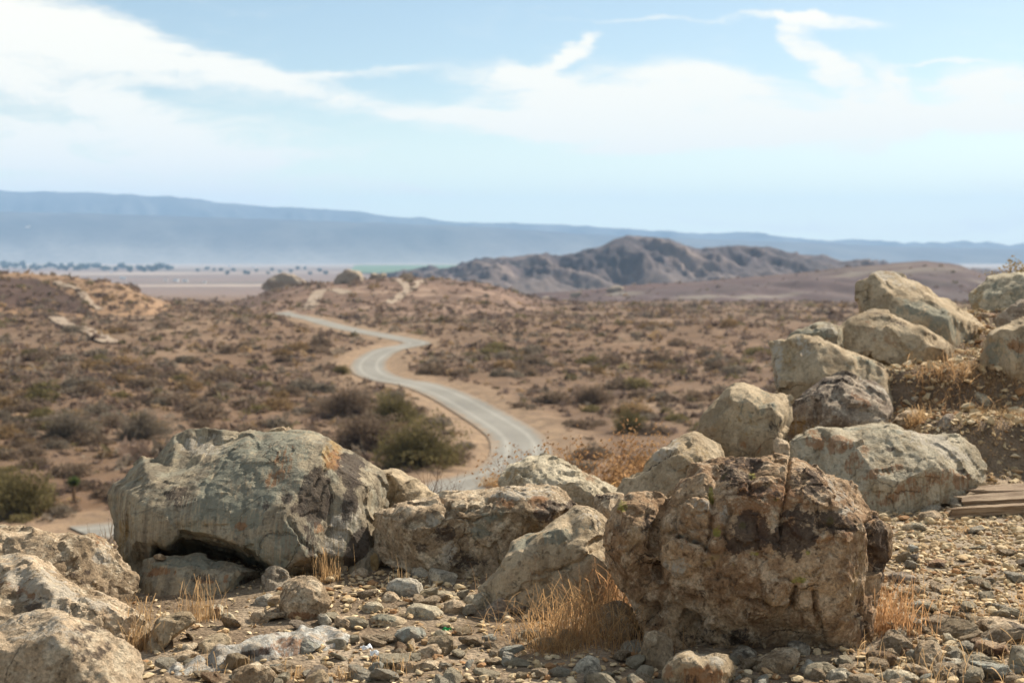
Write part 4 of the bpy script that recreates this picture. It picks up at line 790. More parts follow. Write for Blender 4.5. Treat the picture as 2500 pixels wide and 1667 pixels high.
# --- smaller stones whose shapes show
SM = [  # label, crop, outline or (cx,cy,w,h), material, thickness, stains
    ('rounded tan stone with a rust-red base on the bare ground before the overhang', 'B', [(200, 1130), (208, 1060), (218, 1000), (270, 968), (330, 960), (400, 972), (445, 1020), (470, 1070), (482, 1105), (440, 1180), (390, 1215), (310, 1225), (250, 1200)], 'tan', .26, [('rust', 320, 1180, 90, 35, 0, 1.2), ('dark', 420, 1100, 20, 12, 0, .8)]),
    ('chalk-white jagged stone in front of the cracked boulder', 'B', [(808, 1025), (830, 985), (860, 968), (950, 965), (985, 985), (1025, 1015), (1010, 1060), (960, 1072), (920, 1078), (870, 1060), (830, 1050)], 'white', .16, []),
    ('buff stone under the chalk-white stone', 'B', [(776, 1090), (800, 1045), (850, 1045), (890, 1085), (900, 1110), (850, 1115), (790, 1112)], 'tan', .14, []),
    ('blue-grey slab leaning on the foot of the cracked boulder', 'B', [(1028, 1000), (1040, 950), (1060, 905), (1120, 920), (1215, 942), (1200, 995), (1120, 1010), (1050, 1012)], 'bluegrey', .12, []),
    ('grey angular stone behind the leaning blue-grey slab', 'B', [(945, 950), (970, 890), (1010, 865), (1070, 870), (1110, 890), (1145, 925), (1120, 960), (1000, 970)], 'bluegrey', .16, []),
    ('green-grey slab with a yellow right edge by the big boulder', 'B', [(580, 930), (620, 880), (690, 810), (730, 796), (755, 820), (768, 860), (760, 925), (700, 950), (610, 945)], 'greengrey', .22, [('gold', 742, 870, 25, 60, 0, 1.3)]),
    ('upright tan stone with grass before it at the foot of the big boulder', 'B', [(508, 925), (510, 880), (535, 850), (570, 845), (585, 870), (580, 930), (545, 945)], 'tan', .1, []),
    ('tan stone lying before the green-grey slab', 'B', [(585, 955), (620, 920), (665, 905), (700, 925), (705, 955), (650, 965)], 'tan', .1, []),
    ('bright faceted stone in the rubble below the chalk-white stone', 'B', [(668, 1150), (690, 1110), (730, 1098), (770, 1105), (798, 1140), (770, 1160), (720, 1172)], 'cream', .12, []),
    ('pitted buff stone below the chalk-white stone', 'B', [(918, 1180), (935, 1130), (965, 1112), (1040, 1120), (1100, 1130), (1128, 1160), (1115, 1200), (1050, 1212), (960, 1205)], 'cream', .16, []),
    ('flat stone with a pale green top in the rubble', 'B', [(715, 1195), (760, 1172), (850, 1178), (930, 1210), (920, 1240), (840, 1252), (760, 1240), (725, 1225)], 'olive', .16, [('green', 800, 1195, 90, 20, 5, 1.0)]),
    ('rough brown stone left of the pinkish stone', 'B', [(1128, 1150), (1145, 1105), (1195, 1088), (1245, 1100), (1268, 1150), (1250, 1180), (1160, 1178)], 'tan', .14, []),
    ('knobbly grey-white stone against the sloping boulder', 'B', [(1240, 1120), (1270, 1065), (1330, 1058), (1375, 1046), (1415, 1080), (1422, 1130), (1350, 1165), (1270, 1150)], 'cream', .15, []),
    ('pinkish angular stone below the sloping boulder', 'B', [(1350, 1190), (1380, 1140), (1440, 1095), (1475, 1085), (1520, 1150), (1530, 1185), (1450, 1205)], 'purple', .16, []),
    ('long pale stone leading to the knobbly grey-white stone', 'B', [(1060, 1065), (1080, 1040), (1150, 1040), (1230, 1065), (1260, 1085), (1200, 1098), (1110, 1092)], 'cream', .12, []),
    ('pointed triangular ochre stone casting a dark shadow', 'B', [(900, 1385), (925, 1340), (955, 1298), (972, 1320), (970, 1385), (940, 1395)], 'tan', .07, [('gold', 940, 1350, 30, 50, 0, .9)]),
    ('long tilted ochre stone next to the triangular one', 'B', [(925, 1430), (960, 1390), (1040, 1352), (1090, 1345), (1122, 1375), (1110, 1410), (1040, 1432), (980, 1440)], 'tan', .12, [('gold', 990, 1400, 60, 30, 0, .8)]),
    ('broad low buff rock in the middle of the bottom edge', 'B', [(800, 1495), (860, 1455), (920, 1440), (970, 1455), (1030, 1432), (1110, 1425), (1145, 1450), (1170, 1490), (1090, 1510), (960, 1525), (870, 1515)], 'tan', .2, []),
    ('squarish tan stone standing at the top edge of the white slab', 'B', [(505, 1235), (520, 1188), (560, 1195), (605, 1210), (625, 1250), (600, 1272), (550, 1260)], 'tan', .1, []),
    ('small blue-grey curved stone right of the rust-based stone', 'B', [(415, 1215), (415, 1170), (460, 1165), (485, 1200), (510, 1245), (450, 1250)], 'bluegrey', .09, []),
    ('long tilted tan stone between the left boulders and the grass', 'A', [(770, 1400), (810, 1300), (840, 1235), (900, 1210), (970, 1190), (1010, 1195), (1035, 1235), (990, 1275), (920, 1330), (870, 1390), (820, 1425)], 'olive', .2, []),
    ('greenish two-lobed stone in the bare dirt near the white slab', 'A', [(1042, 1380), (1070, 1350), (1120, 1320), (1180, 1302), (1230, 1325), (1232, 1370), (1190, 1405), (1120, 1415), (1060, 1405)], 'olive', .17, []),
    ('flat buff stone below the two-lobed stone', 'A', [(880, 1440), (930, 1415), (1000, 1390), (1060, 1405), (1075, 1440), (1000, 1455), (920, 1462)], 'tan', .16, []),
    ('low tan stone behind the flat buff stone', 'A', [(905, 1405), (940, 1370), (1000, 1355), (1050, 1350), (1060, 1375), (1000, 1400), (950, 1415)], 'tan', .14, []),
    ('small striped stone behind the grass in front of the flat blue-grey rock', 'A', [(1110, 1210), (1110, 1165), (1160, 1145), (1190, 1165), (1195, 1210), (1150, 1225)], 'cream', .09, [('rust', 1160, 1180, 12, 40, -10, 1.2)]),
    ('pale split slab left of the rust-based stone', 'A', [(1340, 1160), (1370, 1115), (1430, 1090), (1465, 1105), (1440, 1140), (1390, 1165)], 'white', .12, []),
    ('small tan stone tucked beside the rust-based stone', 'A', [(1400, 1160), (1420, 1120), (1470, 1100), (1505, 1105), (1500, 1150), (1450, 1170)], 'tan', .1, [('gold', 1450, 1150, 40, 20, 0, .7)]),
    ('fractured buff stone in the dirt left of the rust-based stone', 'A', [(1330, 1225), (1360, 1190), (1410, 1170), (1440, 1195), (1520, 1190), (1510, 1210), (1440, 1225), (1420, 1255), (1370, 1260)], 'tan', .12, []),
    ('smaller buff stone left of the fractured one', 'A', [(1170, 1225), (1180, 1200), (1230, 1195), (1260, 1215), (1240, 1235), (1190, 1240)], 'cream', .09, []),
    ('broad tan rock along the bottom edge below the white slab', 'A', [(1235, 1560), (1260, 1500), (1310, 1468), (1370, 1460), (1440, 1490), (1480, 1535), (1440, 1590), (1320, 1610)], 'tan', .16, []),
    ('tan rock at the bottom edge beside the near left boulder', 'A', [(780, 1590), (830, 1545), (900, 1528), (960, 1560), (1010, 1610), (900, 1640)], 'tan', .14, []),
    ('pointed grey-tan rock on the bottom edge right of the broad tan rock', 'A', [(1590, 1590), (1640, 1540), (1720, 1490), (1755, 1530), (1750, 1580), (1690, 1620)], 'olive', .14, []),
    ('rounded rust-bottomed rock at the bottom edge before the round boulder', 'C', [(560, 1560), (575, 1490), (610, 1420), (650, 1385), (700, 1374), (760, 1380), (800, 1400), (870, 1390), (940, 1400), (980, 1450), (995, 1520), (985, 1620), (800, 1680), (620, 1650)], 'olive', .26, [('rust', 760, 1520, 170, 70, 5, 1.0), ('dark', 720, 1540, 80, 40, 0, .6), ('pale', 800, 1420, 180, 35, 5, .5)]),
    ('shaded tan rock at the foot of the round boulder', 'C', [(1105, 1460), (1150, 1420), (1230, 1375), (1290, 1350), (1360, 1355), (1410, 1385), (1432, 1440), (1420, 1490), (1330, 1530), (1200, 1510)], 'tan', .2, []),
    ('round grey stone tucked under the front of the round boulder', 'C', [(975, 1410), (990, 1360), (1040, 1335), (1100, 1345), (1150, 1390), (1130, 1430), (1040, 1440)], 'slate', .14, []),
    ('white pointed stone right of the shaded tan rock', 'C', [(1400, 1495), (1430, 1450), (1445, 1416), (1500, 1440), (1565, 1490), (1560, 1515), (1480, 1520), (1420, 1520)], 'white', .1, []),
    ('grey triangular stone right of the white pointed stone', 'C', [(1570, 1540), (1600, 1490), (1670, 1475), (1730, 1510), (1760, 1560), (1680, 1590), (1600, 1580)], 'bluegrey', .13, []),
    ('flat disc-like grey stone standing under the round boulder', 'C', [(1335, 1330), (1350, 1305), (1400, 1305), (1450, 1330), (1475, 1370), (1460, 1400), (1400, 1395), (1350, 1370)], 'slate', .06, []),
    ('grey shaded rock left of the upright stone', 'C', [(0, 1480), (40, 1425), (100, 1395), (150, 1420), (170, 1480), (120, 1530), (30, 1530)], 'bluegrey', .16, []),
    ('pale grey stone behind the upright narrow stone', 'C', [(295, 1350), (320, 1310), (370, 1300), (430, 1310), (440, 1370), (370, 1390), (310, 1385)], 'bluegrey', .12, []),
    ('half-buried tan rock in the tall grass left of the round boulder', 'C', [(70, 1200), (110, 1150), (180, 1105), (240, 1070), (300, 1060), (360, 1110), (400, 1200), (420, 1290), (300, 1310), (160, 1300)], 'tan', .24, []),
    ('dark layered slate slab at the right foot of the round boulder', 'J', [(700, 890), (740, 850), (830, 830), (960, 835), (1080, 890), (1180, 870), (1210, 910), (1140, 960), (1000, 990), (850, 1000), (740, 970)], 'slate', .14, []),
    ('long thin flagstone with a bright edge on the right', 'J', [(1110, 990), (1130, 925), (1200, 940), (1330, 985), (1420, 1030), (1400, 1090), (1280, 1100), (1160, 1060)], 'tan', .12, []),
    ('flat notched tan stone at the bottom edge right of the round boulder', 'J', [(840, 1070), (930, 985), (980, 1005), (1100, 1010), (1210, 1040), (1280, 1090), (1270, 1150), (1050, 1170), (900, 1150)], 'cream', .1, []),
    ('blue-grey block in the gravel near the lower right', 'J', [(1500, 990), (1520, 885), (1620, 880), (1720, 905), (1780, 960), (1770, 1040), (1640, 1060), (1520, 1040)], 'bluegrey', .14, []),
    ('tan block leaning behind the blue-grey block', 'J', [(1215, 900), (1215, 780), (1290, 710), (1400, 690), (1470, 720), (1500, 830), (1480, 950), (1350, 980), (1250, 950)], 'tan', .17, []),
    ('thin upright pale flake right of the leaning tan block', 'J', [(1500, 700), (1510, 620), (1560, 620), (1640, 690), (1680, 730), (1580, 760)], 'cream', .06, []),
    ('large dark-sided rock near the right edge', 'J', [(1830, 800), (1860, 700), (1960, 690), (2080, 740), (2200, 740), (2230, 800), (2200, 900), (2080, 940), (1920, 920), (1850, 880)], 'rusty', .25, [('dark', 2040, 830, 160, 80, 0, 1.1)]),
    ('upright grey-green rock in the lower right corner', 'J', [(2190, 1020), (2200, 880), (2230, 760), (2330, 750), (2430, 800), (2470, 950), (2440, 1080), (2300, 1090)], 'greengrey', .2, []),
    ('ridge-backed tan rock across the gravel at the right edge', 'J', [(1790, 560), (1800, 510), (1900, 480), (2060, 460), (2180, 480), (2300, 530), (2420, 580), (2450, 680), (2250, 700), (2000, 660), (1880, 600)], 'tan', .3, []),
    ('pale slanted flake in the red grass right of the round boulder', 'J', [(905, 495), (960, 500), (1060, 560), (1150, 620), (1170, 670), (1080, 660), (990, 590)], 'cream', .07, []),
    ('brown flat-topped stone sticking out of the gravel', 'J', [(900, 40), (960, 0), (1080, -20), (1180, 10), (1250, 65), (1180, 85), (1060, 130), (960, 90)], 'purple', .2, [('dark', 1050, 90, 100, 30, 0, .8)]),
    ('rust-brown stone alone in the pale gravel', 'E', [(800, 710), (820, 665), (880, 648), (940, 655), (965, 690), (930, 720), (850, 725)], 'rusty', .15, [('dark', 900, 700, 60, 30, 0, .6)]),
    ('buff block before the rust-streaked boulder', 'E', [(725, 370), (740, 310), (800, 300), (850, 288), (905, 320), (880, 370), (800, 395)], 'tan', .2, []),
    ('grey stone at the foot of the rust-streaked boulder', 'E', [(710, 300), (740, 245), (820, 228), (900, 250), (915, 290), (820, 310)], 'bluegrey', .18, []),
    ('blue-grey pointed stone left of the old planks', 'E', [(965, 260), (975, 200), (1020, 210), (1060, 265), (1020, 285)], 'bluegrey', .12, []),
    ('pale green slab half sunk in the gravel', 'E', [(590, 430), (640, 385), (740, 380), (800, 405), (780, 450), (650, 455)], 'olive', .2, [('green', 700, 400, 90, 30, 0, .6)]),
    ('pale lichen-spotted stone on the slope below the pile', 'D', [(1490, 890), (1510, 862), (1545, 855), (1590, 885), (1615, 925), (1570, 955), (1530, 950)], 'cream', .25, [('dark', 1560, 890, 40, 25, 30, .5)]),
    ('dark stone resting behind the lichen-spotted stone', 'D', [(1500, 850), (1515, 818), (1550, 810), (1580, 830), (1575, 860), (1530, 865)], 'slate', .2, []),
    ('dark brown stone on the shaded slope', 'D', [(1295, 1090), (1310, 1030), (1350, 990), (1390, 990), (1400, 1030), (1380, 1090), (1330, 1105)], 'purple', .25, []),
    ('tan stone with dry grass beside the mauve-brown boulder', 'D', [(1040, 1050), (1065, 1000), (1110, 975), (1170, 970), (1220, 1000), (1240, 1060), (1150, 1080)], 'tan', .3, []),
    ('blue-grey stones heap block under the wedge-shaped boulder', 'D', [(1170, 840), (1190, 800), (1230, 785), (1280, 800), (1270, 845), (1200, 860)], 'bluegrey', .25, []),
    ('ochre stone near the top of the grassy slope', 'D', [(1250, 870), (1275, 825), (1310, 798), (1335, 830), (1320, 875), (1280, 885)], 'tan', .2, [('gold', 1300, 850, 40, 40, 0, .6)]),
    ('grey stone at the foot of the sharp-edged boulder', 'D', [(1130, 920), (1150, 880), (1190, 870), (1215, 900), (1190, 935)], 'bluegrey', .2, []),
]
for k, (lb, cr, o, mt, th, stn) in enumerate(SM):
    sc = CROPS[cr][2]
    hh = hit(*cv(cr, [(sum(p[0] for p in o) / len(o), max(p[1] for p in o))])[0])[1]
    wm = (max(p[0] for p in o) - min(p[0] for p in o)) * sc / FPX * hh
    boulder('stone' if wm < .3 else 'rock', lb, 'stone' if wm < .3 else 'rock', cr, o, mt, dp=max(th, .45 * wm), lean=.5, bulge=.22, vox=max(.0055, min(.014, .0013 * hh)), amp=.045 * wm, cell=max(.05, .33 * wm), chip=.15,
            smooth=1, seed=100 + k, stains=stn, bury=.04 + .05 * wm, jit=.4)
boulder('rock_slab', 'flat whitish slab with orange streaks lying flush in the dirt', 'rock slab', 'A', [(790, 1545), (870, 1503), (980, 1475), (1100, 1450), (1270, 1392), (1450, 1332), (1560, 1297), (1700, 1277), (1800, 1280), (1880, 1320), (1860, 1370), (1760, 1400), (1600, 1415), (1480, 1450), (1300, 1482), (1150, 1522), (950, 1545)], 'slab',
        dp=.06, flat=True, vox=.008, amp=.012, cell=.2, chip=.035, seed=77, smooth=6, jit=.1, stains=[('dark', 1330, 1420, 130, 25, -15, .9), ('rust', 1500, 1370, 150, 40, -15, .8), ('rust', 1560, 1400, 60, 40, 0, .7), ('pale', 1300, 1400, 400, 60, -20, .6)])

# ------------------------------------------------------------------ old planks on the gravel
def plank(label, pts_px, width, thick, zoff, seed, twist=0.):
    a = hit(*cv('E', [pts_px[0]])[0]); a[2] += zoff
    L = pts_px[1]; R = random.Random(seed); nx, ny, nz = 60, 7, 3
    v = []; 
    def sect(i):
        x = L * i / nx; wob = .012 * math.sin(x * 5 + seed) ; ring = []
        for j in range(ny + 1): ring.append((j / ny - .5, .5))
        for j in range(ny, -1, -1): ring.append((j / ny - .5, -.5))
        out = []
        for q, (s, t) in enumerate(ring):
            gr = .006 * math.sin(s * 40 + seed * 3 + .6 * math.sin(x * 3)) + R.uniform(-.0012, .0012)
            taper = min(1, .72 + .28 * min(1, i / 5.0 + .25 * math.sin(q * 2.1 + seed)))
            out.append((x - (0.10 * math.sin(q * 1.7 + seed) if i == 0 else 0), s * width * taper + wob, t * thick + gr))
        return out
    secs = [sect(i) for i in range(nx + 1)]; m = len(secs[0])
    v = [p for s in secs for p in s]; f = [[i * m + j, i * m + (j + 1) % m, (i + 1) * m + (j + 1) % m, (i + 1) * m + j] for i in range(nx) for j in range(m)]
    me = bpy.data.meshes.new('plank'); me.from_pydata(v, [], f + [list(range(m))[::-1], list(range(nx * m, nx * m + m))]); me.update()
    o = link('plank', me, [M['wood']], loc=a + (0, 0, thick / 2)); o.rotation_euler = (twist, -.03, math.radians(pts_px[2])); tag(o, label, 'plank', 'old planks beside the gravel'); return o
plank('lowest thick weathered beam of the planks, nearest the camera', [(1062, 338), 1.6, 9], .12, .055, .0, 1)
plank('middle grey-brown plank with a split bright edge', [(1130, 290), 1.6, 13], .11, .03, .045, 2, .12)
plank('uppermost tan plank at the back of the planks', [(1175, 255), 1.6, 8], .13, .035, .07, 3, .18)
plank('short thin cracked plank behind the others', [(1210, 215), 1.4, 5], .10, .03, .05, 4, .1)

# ------------------------------------------------------------------ loose stones and gravel
def hull_stone(seed, flat=.6, n=14, wild=.25):
    R = np.random.default_rng(seed); p = R.normal(size=(n, 3)); p /= np.linalg.norm(p, axis=1)[:, None]; p *= 1 + wild * R.uniform(-1, .4, (n, 1)); p *= (1, R.uniform(.65, .95), flat * R.uniform(.8, 1.15))
    bm = bmesh.new(); vs = [bm.verts.new(q) for q in p]; r = bmesh.ops.convex_hull(bm, input=vs)
    dead = [e for e in r['geom_interior'] if isinstance(e, bmesh.types.BMVert)]; bmesh.ops.delete(bm, geom=dead, context='VERTS')
    return bm
def detailed_stone(seed, flat, vox=.075):
    bm = hull_stone(seed, flat, 11, .35); me = bpy.data.meshes.new('stone'); bm.to_mesh(me); bm.free()
    me = remesh(me, vox, 0); co = get_co(me); no = get_no(me); so = seed * 1.7
    _, _, ch = cells(co / .55 + so, seed)
    for _ in range(11):
        nv = np.random.default_rng(int(seed * 100 + _)).normal(size=3); nv /= np.linalg.norm(nv); s_ = co @ nv; h_ = s_.max() * (.74 + .02 * (_ % 8)); ov = s_ > h_; co[ov] -= (s_[ov] - h_)[:, None] * nv
    d = .05 * np.clip(ch, -.8, .8) + .03 * fbm(co * 1.8 + so, 4, seed) + .02 * fbm(co * 7 + so, 2, seed + 4, ridged=True)
    me.vertices.foreach_set('co', (co + no * d[:, None]).astype(np.float32).ravel()); me.polygons.foreach_set('use_smooth', np.zeros(len(me.polygons), bool)); me.update(); me.materials.append(M['tan']); return me
PROTO = [detailed_stone(200 + k, f) for k, f in enumerate([.55, .45, .6, .36, .5, .68, .4, .52, .32, .58])]
low = []
for k in range(14):
    bm = hull_stone(300 + k, [.42, .5, .6, .34][k % 4], 10, .42); bmesh.ops.triangulate(bm, faces=bm.faces[:]); bm.verts.index_update()
    low.append((np.array([v.co[:] for v in bm.verts]), np.array([[v.index for v in f.verts] for f in bm.faces]))); bm.free()
mid = []
for k in range(8):
    me = detailed_stone(400 + k, [.40, .48, .34, .56][k % 4], .28); md = None
    co = get_co(me); tri = []
    for p in me.polygons:
        q = list(p.vertices); tri += [(q[0], q[1], q[2]), (q[0], q[2], q[3])] if len(q) == 4 else [tuple(q)]
    mid.append((co, np.array(tri)))

def rot_mats(n, tilt):
    a = rng.uniform(0, 2 * math.pi, n); t = rng.uniform(-tilt, tilt, n); w = rng.uniform(0, 2 * math.pi, n)
    ca, sa = np.cos(a), np.sin(a); Rz = np.zeros((n, 3, 3)); Rz[:, 0, 0] = ca; Rz[:, 0, 1] = -sa; Rz[:, 1, 0] = sa; Rz[:, 1, 1] = ca; Rz[:, 2, 2] = 1
    ct, st = np.cos(t), np.sin(t); Rx = np.zeros((n, 3, 3)); Rx[:, 0, 0] = 1; Rx[:, 1, 1] = ct; Rx[:, 1, 2] = -st; Rx[:, 2, 1] = st; Rx[:, 2, 2] = ct
    cw, sw = np.cos(w), np.sin(w); R2 = np.zeros((n, 3, 3)); R2[:, 0, 0] = cw; R2[:, 0, 1] = -sw; R2[:, 1, 0] = sw; R2[:, 1, 1] = cw; R2[:, 2, 2] = 1
    return R2 @ Rx @ Rz
def join_scatter(name, protos, pos, scale, tints, mat, tilt=.5, smooth=False, stretch=None):
    """one mesh of many small copies"""
    vs, fs, cs = [], [], []; base = 0; pick = rng.integers(0, len(protos), len(pos)); Rm = rot_mats(len(pos), tilt)
    for k, (pv, pf) in enumerate(protos):
        s = np.where(pick == k)[0]
        if not len(s): continue
        sc_ = scale[s][:, None, None]
        v = np.einsum('nij,mj->nmi', Rm[s], pv) * sc_ + pos[s][:, None, :]
        f = pf[None] + base + np.arange(len(s))[:, None, None] * len(pv)
        vs.append(v.reshape(-1, 3)); fs.append(f.reshape(-1, 3)); cs.append(np.repeat(tints[s], len(pv), 0)); base += len(s) * len(pv)
    me = np_mesh(name, np.vstack(vs), np.vstack(fs), smooth); attr_c(me, 'tint', np.vstack(cs)); return link(name, me, [mat])

STONE_TINTS = np.array([1.3, 1.17, .98]) * np.array([(.50, .42, .30), (.42, .325, .21), (.56, .49, .37), (.42, .355, .25), (.34, .245, .155), (.46, .37, .24), (.45, .385, .275), (.28, .175, .10)])
def density(x, y):
    """how stony the near ground is, 0..1"""
    sx, sy = to_px(np.stack([x, y, z_near(x, y)], -1))
    gravel = sstep(2020, 2090, sx) * sstep(1225, 1260, sy)
    rubble = np.exp(-(((sx - 950) / 330) ** 2 + ((sy - 1430) / 80) ** 2))
    bottom = sstep(1540, 1640, sy) * .55
    n = fbm(xy(x, y, 1.6), 3, 88); slope = sstep(9.2, 10, y) * sstep(1.2, 2.2, x) * .75
    return np.clip(np.maximum.reduce([gravel, .65 * rubble, bottom, slope, 0 * sx + .17]) * (1 + .7 * n), 0.02, 1.0)
def scatter_pts(n, x0, x1, y0, y1):
    x = rng.uniform(x0, x1, n); y = rng.uniform(y0, y1, n); keep = (np.abs(x) < y * .36 + np.where(x > 0, 1.7, .9))
    x, y = x[keep], y[keep]; keep = y < np.interp(x, EDGE_X, EDGE_Y) + .4; return x[keep], y[keep]
# pebbles
x, y = scatter_pts(87000, -3.6, 5.8, 4.3, 14.0); k = rng.random(len(x)) < np.clip(density(x, y) * .9 + .12, 0, 1) * np.clip(1.5 - (y - 5) / 9, .25, 1); x, y = x[k], y[k]
r = np.exp(rng.normal(math.log(.0115), .38, len(x))).clip(.005, .026); z = z_near(x, y)
tint = STONE_TINTS[rng.integers(0, 7, len(x))] * rng.uniform(.75, 1.12, (len(x), 1))
print('pebbles', len(x))
tag(join_scatter('gravel', low, np.stack([x, y, z + r * .2], 1), r, tint, M['pebble'], .7), kind='stuff')
# stones
x, y = scatter_pts(41000, -3.4, 5.8, 4.4, 14.5); k = rng.random(len(x)) < density(x, y); x, y = x[k], y[k]
r = np.exp(rng.normal(math.log(.025), .45, len(x))).clip(.012, .085); r = np.where((x > 1.2) | (y > 9), r, np.minimum(r, .07)) * np.where(y < 5.9, 1.35, 1.0)
bx = np.concatenate([rng.uniform(-1.5, 1.1, 85), rng.uniform(1.15, 2.6, 75)]); by = np.concatenate([rng.uniform(4.95, 6.9, 85), rng.uniform(4.95, 7.6, 75)]); br = np.concatenate([rng.uniform(.030, .062, 85), rng.uniform(.035, .075, 75)])   # the coarser chunks
x, y, r = np.append(x, bx), np.append(y, by), np.append(r, br); z = z_near(x, y)
sx, sy = to_px(np.stack([x, y, z], -1)); vis = (sx > 0) & (sx < SW) & (sy < SH + 20)
blk = np.zeros(len(x), bool)                         # keep them from standing inside the big rocks
for px0, px1, py0, py1 in ((280, 930, 1180, 1400), (1480, 2125, 1200, 1590), (1180, 1500, 1300, 1480), (930, 1260, 1250, 1400), (330, 600, 1340, 1500), (0, 300, 1300, 1667), (1950, 2380, 1060, 1235)):
    blk |= (sx > px0) & (sx < px1) & (sy > py0) & (sy < py1)
x, y, z, r, sx, sy, vis = [a[~blk] for a in (x, y, z, r, sx, sy, vis)]
order = np.argsort(-(r / y) * vis); ind = order[:215]; rest = order[215:]
SMATS = ['tan', 'cream', 'bluegrey', 'white', 'olive', 'rusty', 'purple', 'slate']; SW_ = {'tan': 'tan', 'cream': 'cream', 'bluegrey': 'blue-grey', 'white': 'whitish', 'olive': 'olive-tan', 'rusty': 'rust-brown', 'purple': 'mauve-brown', 'slate': 'dark grey'}
def place_words(px, py):
    if px > 2080 and py > 1240: return ('in the far gravel behind the round boulder' if py < 1340 else 'in the gravel right of the round boulder') if py < 1480 else 'in the grassy rubble right of the round boulder'
    if py < 1240: return 'on the slope below the boulder pile'
    if px > 1420: return 'in the shade before the round boulder'
    if px > 820: return 'in the rubble before the cracked boulder' if py < 1530 else 'along the bottom edge left of the round boulder'
    return 'around the flat white slab'
proto_obj = {}
Rn = random.Random(5)
ORD = 'first second third fourth fifth sixth seventh eighth ninth tenth eleventh twelfth thirteenth fourteenth fifteenth sixteenth seventeenth eighteenth nineteenth twentieth'.split()
def ordinal(k):
    if k <= 20: return ORD[k - 1]
    t = {2: 'twent', 3: 'thirt', 4: 'fort', 5: 'fift', 6: 'sixt', 7: 'sevent'}[k // 10]; return t + 'ieth' if k % 10 == 0 else t + 'y-' + ORD[k % 10 - 1]
def name_rows(items):
    """items: (object, kind words, place words, photo x); each gets its own label by its place in its row"""
    rows = {}
    for o, kw, pw, px in items: rows.setdefault((kw, pw), []).append((px, o))
    for (kw, pw), lst in rows.items():
        lst.sort(key=lambda t: t[0])
        for i, (px, o) in enumerate(lst): o['label'] = f'{kw} {pw}' if len(lst) == 1 else f'{kw}, {ordinal(i + 1)} from left {pw}'
named = []
for q in ind:
    kp = Rn.randrange(len(PROTO)); mt = Rn.choices(SMATS, [7, 8, 1.6, 3, 2.5, .6, .7, .3])[0]
    if kp not in proto_obj:
        o = bpy.data.objects.new('stone', PROTO[kp]); proto_obj[kp] = o
    else: o = proto_obj[kp].copy(); o.name = 'stone'
    col.objects.link(o); o.material_slots[0].link = 'OBJECT'; o.material_slots[0].material = M[mt]
    o.location = (x[q], y[q], z[q] + r[q] * .22); o.scale = (r[q] * Rn.uniform(.9, 1.5), r[q], r[q] * Rn.uniform(.8, 1.15)); o.rotation_euler = (Rn.uniform(-.35, .35), Rn.uniform(-.35, .35), Rn.uniform(0, 6.28))
    w = place_words(sx[q], sy[q]); size = 'fist-sized' if r[q] > .045 else 'small'
    tag(o, 'x', 'stone', f'{size} {SW_[mt]} stones {w}'); named.append((o, f'{size} {SW_[mt]} stone', w, sx[q]))
name_rows(named); named = []
tint = STONE_TINTS[rng.integers(0, 8, len(rest))] * rng.uniform(.75, 1.1, (len(rest), 1))
print('rubble', len(rest))
big = (r[rest] > .021) & (y[rest] < 8.9); P3 = np.stack([x, y, z + r * .2], 1)[rest]
tag(join_scatter('rubble', mid, P3[big], r[rest][big] * 1.08, tint[big], M['pebble'], .32), kind='stuff')
tag(join_scatter('gravel', low, P3[~big], r[rest][~big] * 1.1, tint[~big], M['pebble'], .6), kind='stuff')
print('mid stone tris', [len(m[1]) for m in mid], [len(p.polygons) for p in PROTO])

# ------------------------------------------------------------------ dry grass
def blades_mesh(name, n, h, spread, lean, base_col, seed, width=.0026, origin=(0, 0, 0), zf=None, heads=.22):
    R = np.random.default_rng(seed); seg = 5; t = np.linspace(0, 1, seg + 1)
    bx = R.normal(0, spread * .5, n); by = R.normal(0, spread * .35, n); L = h * R.uniform(.2, 1.1, n) ** 1.15 ; a = R.uniform(0, 2 * math.pi, n); b = lean * R.uniform(.15, 1.5, n); side = R.uniform(0, math.pi, n)
    curve = R.uniform(1.3, 2.6, n)
    hor = L[:, None] * b[:, None] * t[None] ** curve[:, None]; zz = L[:, None] * (t[None] - .28 * b[:, None] * t[None] ** 3)
    cx = bx[:, None] + hor * np.cos(a)[:, None]; cyv = by[:, None] + hor * np.sin(a)[:, None]
    w = width * (1 - .75 * t)[None] * R.uniform(.6, 1.2, n)[:, None]
    hd = R.random(n) < heads; w = np.where(hd[:, None] & (t[None] > .75), width * 1.2, w)
    z0 = np.zeros(n) if zf is None else zf(bx, by)
    v = np.empty((n, seg + 1, 2, 3)); dxs, dys = np.cos(side)[:, None] * w, np.sin(side)[:, None] * w
    v[:, :, 0] = np.stack([cx - dxs, cyv - dys, zz + z0[:, None] - .01], -1); v[:, :, 1] = np.stack([cx + dxs, cyv + dys, zz + z0[:, None] - .01], -1)
    i = np.arange(n)[:, None] * (seg + 1) * 2 + np.arange(seg)[None] * 2; f = np.stack([i, i + 1, i + 3, i + 2], -1).reshape(-1, 4)
    c = np.array(base_col)[None] * R.uniform(.65, 1.25, (n, 1)); c = np.repeat(c, (seg + 1) * 2, 0)
    me = np_mesh(name, v.reshape(-1, 3), f, True); attr_c(me, 'tint', np.clip(c, .02, .8)); return me
STRAW, REDST, BRN = (.52, .34, .17), (.47, .235, .10), (.36, .22, .11)
